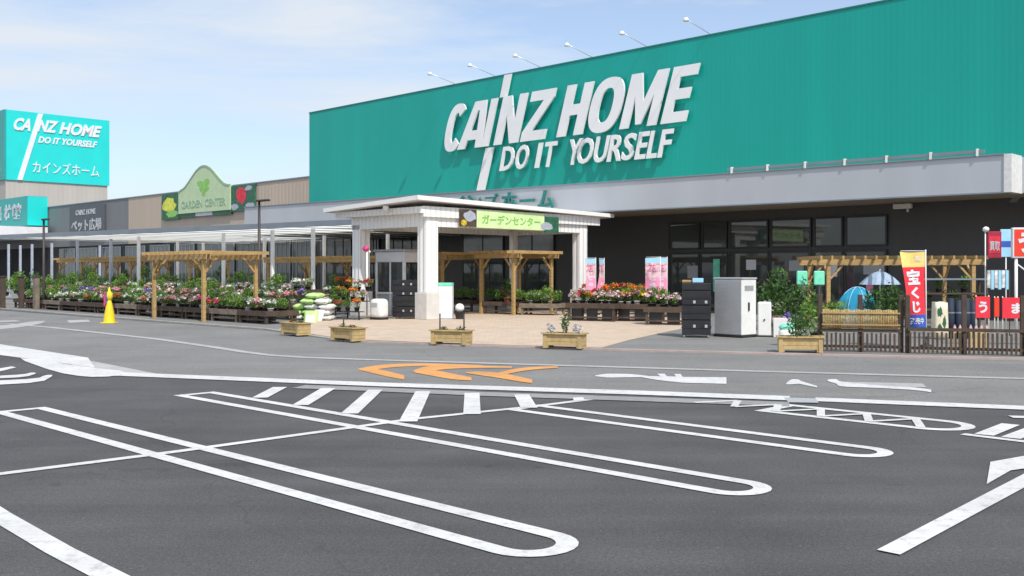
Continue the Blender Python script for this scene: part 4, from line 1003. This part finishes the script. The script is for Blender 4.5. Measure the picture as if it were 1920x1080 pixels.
# ================================================================== KIOSK AND THINGS INSIDE THE PORCH
x, y = G(748, 592); t = thing('display_booth', (x, y, 0), THETA+R(8), 'white framed glass booth with solid top band standing inside the porch', 'booth')
def fr(b):
    for xx in (-.75, .75):
        for yy in (-.5, .5): b.box(xx-.05, xx+.05, yy-.05, yy+.05, .03, 2.2)
    for yy in (-.5, .5): b.box(-.7, .7, yy-.04, yy+.04, .9, .98)
    b.box(-.03, .03, -.53, -.47, .03, 2.2)
part('frame', fr, M['porchp'], t)
part('top_band', lambda b: b.bevbox(-.8, .8, -.56, .56, 2.2, 2.62, .02), M['white'], t)
part('roof', lambda b: b.bevbox(-.88, .88, -.62, .62, 2.621, 2.72, .02), M['greyp'], t)
part('pane', lambda b: (b.box(-.7, -.03, -.5, -.49, .98, 2.2), b.box(.03, .7, -.5, -.49, .98, 2.2)), M['glass'], t)
part('lower_panel', lambda b: b.box(-.7, .7, -.5, -.47, .05, .9), M['greyp'], t)
# rounded silver tub
t = gthing('silver_tub', 711, 601, THETA+R(10), 'rounded silver and white machine low beside the porch booth', 'machine')
mb = MB()
bm = bmesh.new(); bmesh.ops.create_cube(bm, size=1); bmesh.ops.scale(bm, vec=(.62, .5, .72), verts=bm.verts); bmesh.ops.translate(bm, vec=(0, 0, .45), verts=bm.verts); bmesh.ops.bevel(bm, geom=bm.edges[:], offset=.16, segments=5, affect='EDGES', profile=.5)
mb.bm(bm, None, True); mb.build('body', M['fend'], t)
part('base', lambda b: b.bevbox(-.28, .28, -.22, .22, .03, .12, .02), M['blackp'], t)
part('screen', lambda b: b.box(-.18, .12, -.256, -.252, .5, .66), M['greyp'], t)
# white notice board with teal head
t = gthing('notice_board', 836, 600, R(-12), 'white upright notice board with a teal strip on top, right of the porch column', 'notice board')
part('panel', lambda b: b.bevbox(-.27, .27, -.12, .12, .06, 1.28, .02), M['white'], t)
part('header', lambda b: b.bevbox(-.27, .27, -.13, .13, 1.281, 1.4, .01), M['mint'], t)
part('foot', lambda b: b.box(-.3, .3, -.16, .16, .037, .059), M['greyp'], t)
t = gthing('ball_ornament', 862, 600, 0, 'white ball on a dark pot right of the notice board', 'ornament')
part('pot', lambda b: b.lathe([(.14, .037), (.2, .3), (.22, .32), (0, .3)], 14), M['pot'], t)
part('ball', lambda b: b.lathe([(0, .3), (.1, .32), (.16, .4), (.17, .47), (.14, .56), (.07, .61), (0, .62)], 16), M['whitep'], t)

# black slatted storage cabinets
def blackcab(px, py, rz, label, h=1.62, w_=.38, d_=.32, holes=2):
    t = gthing('storage_cabinet', px, py, rz, label, 'cabinet')
    def f(b):
        n = 7; hh = (h-.1)/n
        for k in range(n):
            b.bevbox(-w_, w_, -d_, d_, .1+k*hh+.012, .1+(k+1)*hh-.004, .012)
            if k % 2: b.box(-w_-.015, w_+.015, -d_-.015, d_+.015, .1+k*hh-.014, .1+k*hh+.02)
    part('stacked_trays', f, M['blackp'], t)
    for x in (-w_+.06, w_-.06): 
        for y in (-d_+.06, d_-.06): part('caster', lambda b: b.tube([(x-.02, y, .075), (x+.02, y, .075)], .04, 10), M['greyp'], t)
    for z in ((.3, .95) if holes == 2 else (.3, .95, 1.3)):
        for x in (-.05, .26):
            part('hole_light', lambda b: b.bevbox(x-.035, x+.035, -d_-.022, -d_-.002, z, z+.08, .008), M['greyp'], t)  # pale plates stand in for light showing through holes in the trays
    return t
blackcab(1306, 634, R(-12), 'tall black cabinet of stacked trays left of the grey and white cabinet', 1.5)
blackcab(765, 599, R(-15), 'tall black cabinet of stacked trays inside the porch left of its front column', 1.5, .5, .35, 3)
t = gthing('garden_hose_box', 1300, 633, R(-12), 'small white and blue box lying on top of the right-hand black cabinet', 'box'); t.location.z = 1.51
part('carton', lambda b: b.bevbox(-.02, .27, -.15, .15, 0, .12, .01), M['skyc'], t)
part('flap', lambda b: b.bevbox(-.3, -.05, -.1, .1, 0, .07, .01), M['wood'], t)
# grey & white cabinet: ribbed roller shutter front, white end
t = gthing('utility_cabinet', 1388, 634, R(-48), 'big pale cabinet with grey ribbed front and white end panel beside the black cabinet', 'cabinet')
part('body', lambda b: b.bevbox(-.62, .28, -.32, .34, .1, 1.6, .015), M['whitep'], t)
part('shutter', lambda b: [b.box(-.6, .26, -.338, -.322, .13+k*.036, .13+k*.036+.03) for k in range(40)], M['greyp'], t)
part('door_handle', lambda b: b.box(.285, .31, -.05, .0, .75, .98), M['blackp'], t)
part('vent', lambda b: [b.box(.284, .292, -.2, .2, 1.3+.03*k, 1.315+.03*k) for k in range(5)], M['greyp'], t)
part('plinth', lambda b: b.box(-.64, .3, -.35, .36, .035, .099), M['blackp'], t)
part('lid', lambda b: b.bevbox(-.64, .3, -.35, .36, 1.601, 1.65, .01), M['greyp'], t)
t = gthing('white_appliance', 1432, 633, R(-15), 'low white cabinet touching the right side of the big pale cabinet', 'cabinet')
part('body', lambda b: b.bevbox(-.16, .2, -.25, .25, .06, .98, .03), M['whitep'], t)
part('knob', lambda b: b.tube([(.02, -.25, .5), (.02, -.28, .5)], .025, 8), M['blackp'], t)
part('base', lambda b: b.box(-.14, .18, -.23, .23, .033, .059), M['blackp'], t)

# ================================================================== NOBORI BANNERS
def nobori(px, py, ht, wd, rz, label, bands, z0, lean=0.0, wav=.05, seed=0, wtaper=0.0):
    x, y = G(px, py); t = thing('banner_flag', (x, y, 0), rz, label, 'banner flag')
    part('pole', lambda b: (b.tube([(0, 0, .03), (lean*.5, 0, 1.2), (lean, 0, z0+ht+.05)], .014, 6), b.tube([(lean, 0, z0+ht+.02), (lean-wd, 0, z0+ht+.02)], .01, 6)), M['whitep'], t)
    part('base', lambda b: b.lathe([(.18, .03), (.17, .09), (.03, .13), (.02, .3)], 14), M['blackp'], t)
    N = 14; Mx = 6
    def P(u, v):   # u across 0..1 from the pole, v down 0..1
        wv = wav*math.sin(3.1*u+4*v+seed)*(.3+u)*(.3+v)
        ww = wd*(1-wtaper*v)
        return Vector((lean*(1-v*.7)-.02-u*ww, wv, z0+ht*(1-v)-.02*u*math.sin(seed+v*3)))
    for (va, vb, m) in bands:
        mb = MB(); K = max(2, int(N*(vb-va)+.5)); b0 = 0
        vs = [P(i/Mx, va+(vb-va)*j/K)+Vector((0, dy, 0)) for dy in (0, .006) for j in range(K+1) for i in range(Mx+1)]
        off = (K+1)*(Mx+1); fs = []
        for j in range(K):
            for i in range(Mx):
                q = (j*(Mx+1)+i, j*(Mx+1)+i+1, (j+1)*(Mx+1)+i+1, (j+1)*(Mx+1)+i); fs.append(q); fs.append(tuple(off+a for a in reversed(q)))
        mb.add(vs, fs, True); mb.build('cloth', M[m], t)
    return t, P
def flagtext(t, P, ch, u0, u1, v0, v1, m='white', off=.03):
    vs, fs = glyphs(ch, off); mb = MB()
    mb.add([P(u0+(u1-u0)*(1-a), v1+(v0-v1)*b)+Vector((0, -.008, 0)) for a, b in vs], fs); mb.build('lettering', M[m], t)
t, P = nobori(1737, 655, 1.75, .62, R(8), 'red lottery banner flag with big white characters leaning over the fence', [(0, .2, 'gold'), (.2, .83, 'red'), (.83, 1, 'blue')], .52, lean=-.02, wav=.1, wtaper=.28)
flagtext(t, P, '宝', .2, .85, .23, .43, off=.04); flagtext(t, P, 'く', .3, .75, .46, .62, off=.05); flagtext(t, P, 'じ', .3, .75, .65, .8, off=.05)
flagtext(t, P, '夢', .15, .4, .05, .16, 'cream'); flagtext(t, P, '発売中', .15, .9, .87, .96, 'white', .02)
for i, (px, py, lab, wd, rz, ld) in enumerate(((1117, 592, 'pink and white banner flag at the right porch column, left of a pair', .5, 30, 0), (1133, 590, 'narrow pink and white banner flag just right of its twin by the porch column', .45, 55, 0),
                             (1238, 598, 'pink and white banner flag left one of the overlapping pair before the windows', .55, -10, 0), (1251, 596, 'pink and white banner flag right one of the overlapping pair before the windows', .5, 25, 0))):
    t, P = nobori(px, py, 1.6, wd, R(rz), lab, [(0, .12, 'skyc'), (.12, .5, 'p_lav'), (.5, 1, 'pinkc')], .75, seed=i, wav=.07)
    flagtext(t, P, '花', .25, .75, .16, .34, 'p_mag', .0); flagtext(t, P, 'と', .3, .7, .42, .55, 'white'); flagtext(t, P, '緑', .25, .75, .6, .78, 'white')

# ================================================================== RIGHT SIDE: fence, bamboo, signs
fa = Vector(G(1538, 661)); fb = Vector(G(1690, 664)); fc = Vector(G(1702, 665)); fd = Vector(G(2150, 676))
def fence(a, b, label, screen, z1=.5):
    d = b-a; Ln = d.length; t = thing('picket_fence', (*a, 0), math.atan2(d.y, d.x), label, 'fence')
    part('rail', lambda b_: (b_.box(0, Ln, -.02, .02, .12, .18), b_.box(0, Ln, -.02, .02, z1-.03, z1+.04)), M['woodd'], t)
    n = int(Ln/.09)
    for k in range(n):
        x = .05+(Ln-.1)*k/max(1, n-1); part('picket', lambda b_: b_.box(x-.022, x+.022, -.045, -.022, .05, z1-.06+.02*(k % 2)), M['woodd'], t)
    k = max(1, int(round(Ln/1.1)))
    for i in range(k+1):
        x = Ln*i/k; part('post', lambda b_: (b_.bevbox(x-.05, x+.05, .022, .12, .03, 1.3, .01)), M['woodd'], t)
    if screen:
        def sc(b_):
            nn = int((Ln-.1)/.035)
            for q in range(nn):
                x = .06+q*.035; b_.tube([(x, -.05, .56), (x, -.05, .97+.01*math.sin(q))], .015, 5)
        part('bamboo_screen', sc, M['bamboo'], t)
        part('screen_rail', lambda b_: (b_.box(.03, Ln-.03, -.09, -.068, .62, .65), b_.box(.03, Ln-.03, -.09, -.068, .88, .91), b_.box(.03, Ln-.03, -.03, .0, .55, .58)), M['wood'], t)
    return t
fence(fa, fb, 'dark wooden picket fence carrying a golden bamboo screen', True)
fence(fc, fd, 'dark low picket fence at the right picture edge below the red signs', False, .55)
# tents
t = gthing('blue_tent', 1608, 605, 0, 'small bright blue dome tent behind the bamboo screen', 'tent'); t.location = (*G(1608, 612), 0)
def dome(b):
    b_n = 14; V = []; r = .72; H = 1.25; bk = 8
    for j in range(bk+1):
        v = j/bk; ph = v*math.pi/2
        for i in range(b_n):
            a = 2*math.pi*i/b_n; k = 1+.09*math.cos(4*a); V.append((r*math.cos(ph)*math.cos(a)*k, r*math.cos(ph)*math.sin(a)*k, .03+H*math.sin(ph)**.9))
    F = [(j*b_n+i, j*b_n+(i+1) % b_n, (j+1)*b_n+(i+1) % b_n, (j+1)*b_n+i) for j in range(bk) for i in range(b_n)]
    b.add(V, F, False)
part('canopy', dome, M['tarp'], t)
part('tent_pole', lambda b: [b.tube([(.76*math.cos(a)*math.cos(p), .76*math.sin(a)*math.cos(p), .04+1.27*math.sin(p)) for p in [math.pi*k/16 for k in range(17)]], .012, 5) for a in (0, math.pi/4, math.pi/2, 3*math.pi/4)], M['skyc'], t)
x, y = G(1650, 606)
t = thing('parasol', (x, y, 0), 0, 'pale blue garden parasol above the blue tent', 'parasol'); zt = Z(508, y); 
def para(b):
    n = 8; r = .72; hh = .5; V = []
    for j, (k, z) in enumerate(((0, 0), (.3, -.06), (.65, -.22), (1, -hh*.95))):
        for i in range(n): a = 2*math.pi*(i+.3)/n; V.append((r*k*math.cos(a), r*k*math.sin(a), zt+z))
    b.add(V, [(j*n+i, j*n+(i+1) % n, (j+1)*n+(i+1) % n, (j+1)*n+i) for j in range(3) for i in range(n)])
part('canopy', para, M['parasol'], t); part('pole', lambda b: b.tube([(0, 0, .03), (0, 0, zt+.06)], .02, 6), M['whitep'], t); part('base', lambda b: b.lathe([(.22, .03), (.2, .1), (.03, .14), (0, .14)], 14), M['greyp'], t)
# plants behind the screen
for px, py, kd, sc, wh in ((1655, 615, 'dark green', 1.5, 'below the parasol right of the blue tent'), (1672, 618, 'dark green', 1.3, 'just left of the red lottery flag'), (1570, 618, 'green', 1.3, 'behind the bamboo screen, left of the blue tent'),
                           (1465, 622, 'dark green', 1.7, 'left of the mint signs by the shop door'), (1530, 640, 'light green', 1.3, 'at the left end of the bamboo screen'), (1505, 618, 'dark green', 1.8, 'under the mint signs'), (1448, 615, 'white', 1.8, 'right of the low white cabinet'), (1480, 630, 'purple', 1.3, 'behind the rightmost planter'), (1432, 604, 'dark green', 1.8, 'behind the low white cabinet')):
    plant(kd, (*G(px, py), .03), wh, sc)
# mint signs on one stand
t = gthing('mint_sign', 1520, 617, 0, 'stand with two small mint green signs near the shop door', 'sign')
for x in (-.27, .27):
    y = G(1520, 617)[1]
    part('board', lambda b: b.bevbox(x-.17, x+.17, -.03, .03, Z(535, y), Z(508, y), .03), M['mint'], t)
    part('post', lambda b: b.tube([(x, .02, .03), (x, .02, Z(535, y))], .02, 6), M['pole'], t)
t = gthing('watering_can', 1470, 650, 0, 'mint topped white watering can left of the rightmost planter', 'watering can', 'watering cans by the rightmost planter')
def can(t):
    part('body', lambda b: b.lathe([(.12, .033), (.13, .35), (.1, .42), (0, .42)], 14), M['whitep'], t)
    part('lid', lambda b: b.lathe([(.105, .421), (.13, .47), (.06, .55), (0, .56)], 12), M['mint'], t)
    part('handle', lambda b: b.tube([(.12, 0, .1), (.22, 0, .2), (.2, 0, .35), (.1, 0, .4)], .014, 6), M['mint'], t)
can(t)
t = gthing('watering_can', 1483, 648, .7, 'second mint topped watering can, half behind the rightmost planter', 'watering can', 'watering cans by the rightmost planter'); can(t)
t = gthing('white_carton', 1467, 634, R(-10), 'white carton standing behind the watering cans', 'carton')
part('box', lambda b: b.bevbox(-.25, .25, -.2, .2, .033, .55, .01), M['whitep'], t); part('flap', lambda b: b.box(-.24, .24, -.19, -.01, .551, .56), M['greyp'], t)
# navy rolls and clutter right of the flag
for i, px in enumerate((1782, 1797, 1812, 1824)):
    t = gthing('tarpaulin_roll', px, 637, 0, f'{["leftmost", "second", "third", "rightmost"][i]} of four dark navy upright rolls behind the low fence', 'roll', 'navy rolls behind the low fence')
    part('roll', lambda b: b.lathe([(.0, .033), (.1, .033), (.105, .5), (.1, 1.1-.05*(i % 2)), (.02, 1.11-.05*(i % 2)), (0, 1.08-.05*(i % 2))], 12), M['navy'], t)
    part('strap', lambda b: b.lathe([(.108, .7), (.11, .72), (.108, .74)], 12), M['gutter'], t)
t = gthing('patterned_sack', 1762, 638, 0, 'white sack with dark green patches between the red flag and navy rolls', 'sack')
bm = bmesh.new(); bmesh.ops.create_cube(bm, size=1); bmesh.ops.subdivide_edges(bm, edges=bm.edges[:], cuts=4, use_grid_fill=True)
for v in bm.verts: k = 1-.5*abs(v.co.x)**2-.35*abs(v.co.z)**2; v.co = Vector((v.co.x*.34*(1-.15*v.co.z), v.co.y*.3*k, .53+v.co.z*.95+.02*math.sin(v.co.x*20)))
mb = MB(); mb.bm(bm, None, True); mb.build('sack_body', M['cream'], t)
mb = MB(); blob(mb, -.05, .75, .06, .13, -.155, seed=3, jag=.4); blob(mb, .06, .5, .05, .14, -.156, seed=4, jag=.4); blob(mb, -.06, .35, .05, .08, -.155, seed=6, jag=.4); mb.build('print', M['dgreen'], t)
# stacked pine laths behind the fence
for i in range(7):
    t = gthing('wooden_stake', 1790+i*10, 655, 0, f'{["leftmost", "second", "third", "fourth", "fifth", "sixth", "rightmost"][i]} short pale stake in the row seen through the low fence', 'stake', 'pale stakes behind the low fence')
    part('shaft', lambda b: b.box(-.03, .03, -.02, .02, .033, .5), M['woodp'], t); part('tip', lambda b: b.prism([(-.03, -.02, .5), (.03, -.02, .5), (0, -.02, .58)], (0, .04, 0)), M['p_lav'], t)
# rack under the right pergola
t = gthing('garden_rack', 1790, 618, 0, 'dark shelving rack with a pale green top under the right pergola', 'rack')
part('frame', lambda b: [b.box(x-.03, x+.03, y-.03, y+.03, .03, 1.55) for x in (-1, 1) for y in (0, .5)], M['woodd'], t)
for z, m in ((.6, 'woodd'), (1.1, 'woodd'), (1.55, 'gutter')): part('shelf', lambda b: b.box(-1.05, 1.05, -.05, .55, z, z+.05), M[m], t)
for i in range(5):
    plant(['dark green', 'green', 'dark green', 'green', 'green'][i], (G(1790, 618)[0]-.8+.4*i, G(1790, 618)[1]+.25, [.65, 1.15][i % 2]), f'on the {["middle", "upper"][i % 2]} shelf of the rack under right pergola', .8, ['left end', 'left', 'middle', 'right', 'right end'][i])
# red signs: lightbox on post
x, y = G(1902, 640); 
t = thing('lottery_sign', (x, y, 0), R(-8), 'big red square sign with white frame on a white post at the right edge', 'sign')
zb_, zt_ = Z(484, y), Z(427, y); x0, x1 = (1897-1902)*y/FPX, (1960-1902)*y/FPX
part('frame', lambda b: b.bevbox(x0, x1, -.07, .07, zb_, zt_, .015), M['white'], t)
part('panel', lambda b: b.box(x0+.045, x1-.045, -.08, -.071, zb_+.045, zt_-.045), M['redsign'], t)
mb = MB(); text(mb, 'う', (x0+.13, -.081, zb_+.14), (.42, 0, 0), (0, 0, .52), (0, -.01, 0), .05); mb.build('lettering', M['white'], t)
part('post', lambda b: b.tube([(.04, .0, .03), (.04, .0, zb_)], .04, 10), M['whitep'], t)
part('stay', lambda b: b.bar((.06, 0, zb_-.15), (.6, .1, zb_-.55), .03), M['whitep'], t)
x, y = G(1857, 636)
t = thing('print_sign', (x, y, 0), R(-8), 'narrow maroon printed sign on thin white post, left of the red square sign', 'sign')
zb_, zt_ = Z(484, y), Z(434, y); s = y/FPX
part('board', lambda b: b.bevbox(-.02*0-5*s, 19*s, -.03, .03, zb_, zt_, .01), M['maroon'], t)
part('print', lambda b: b.box(-3*s, 17*s, -.036, -.031, zb_+.13, zt_-.13), M['rose'], t)
mb = MB(); text(mb, '買取', (-2*s, -.037, zb_+.2), (18*s, 0, 0), (0, 0, .25), (0, -.004, 0), .02); mb.build('lettering', M['txtg'], t)
part('post', lambda b: b.tube([(-9*s, 0, .03), (-9*s, 0, Z(430, y))], .016, 6), M['whitep'], t)
part('knob', lambda b: b.lathe([(0, -.08), (.07, -.05), (.09, 0), (.07, .05), (0, .08)], 10, (-8*s, 0, Z(430, y))), M['whitep'], t)
x, y = G(1884, 630)
t = thing('print_sign', (x, y, 0), R(-8), 'small blue and white printed sign between the maroon sign and the red square sign', 'sign')
zb_, zt_ = Z(482, y), Z(430, y); s = y/FPX
part('board', lambda b: b.bevbox(-8*s, 12*s, -.03, .03, zb_, zt_, .01), M['skyc'], t)
part('print', lambda b: b.box(-7*s, 11*s, -.036, -.031, zb_+.28, zb_+.45), M['blue'], t)
part('post', lambda b: b.tube([(2*s, .0, .03), (2*s, 0, zb_)], .016, 6), M['whitep'], t)
# striped towels hanging
x, y = G(1868, 632); s = y/FPX
t = thing('clothes_rail', (x, y, 0), R(-5), 'rail of pale blue and white striped towels below the maroon sign', 'clothes rail')
part('rail', lambda b: (b.tube([(-20*s, 0, Z(506, y)), (24*s, 0, Z(506, y))], .012, 6), b.tube([(-20*s, 0, .03), (-20*s, 0, Z(506, y))], .012, 6), b.tube([(24*s, 0, .03), (24*s, 0, Z(506, y))], .012, 6)), M['pole'], t)
for k in range(6):
    xx = (-17+6.6*k)*s; part('towel', lambda b: b.bevbox(xx, xx+5.6*s, -.04, .03, Z(540+3*(k % 2), y), Z(507, y), .01), M['skyc' if k % 2 else 'p_white'], t)
# red cloth banners on the fence
for i, (a, b_, yt, yb, tx, lab) in enumerate(((1829, 1855, 556, 596, 'う', 'small square red cloth banner with one white character, leftmost of the red banners'), (1864, 1873, 558, 594, '', 'narrow red cloth strip between the other two red banners'), (1879, 1960, 558, 597, 'ま宝', 'wide red cloth banner with white characters at the right picture edge'))):
    x, y = G(a, 650); s = y/FPX; t = thing('cloth_banner', (x, y, 0), R(-6), lab, 'banner', 'red banners above the low fence')
    part('cloth', lambda b: b.bevbox(0, (b_-a)*s, -.012, .012, Z(yb, y), Z(yt, y), .004), M['red' if i != 1 else 'redsign'], t)
    part('stick', lambda b: (b.tube([(.02, .025, .03), (.02, .025, Z(yt, y)+.03)], .012, 6), b.tube([((b_-a)*s-.02, .025, .03), ((b_-a)*s-.02, .025, Z(yt, y)+.03)], .012, 6)), M['whitep'], t)
    if tx:
        mb = MB(); wt = (b_-a)*s; text(mb, tx, (wt*.2, -.013, Z(yb-9, y)), (wt*.6, 0, 0), (0, 0, (yb-yt-18)*s), (0, -.006, 0), .04); mb.build('lettering', M['white'], t)

# remove the unplaced plant originals
for k in PROTO.values():
    for p in k:
        for ch in list(p.children): bpy.data.objects.remove(ch)
        bpy.data.objects.remove(p)
print('OBJECTS', len(bpy.data.objects), 'plants', NP[0])
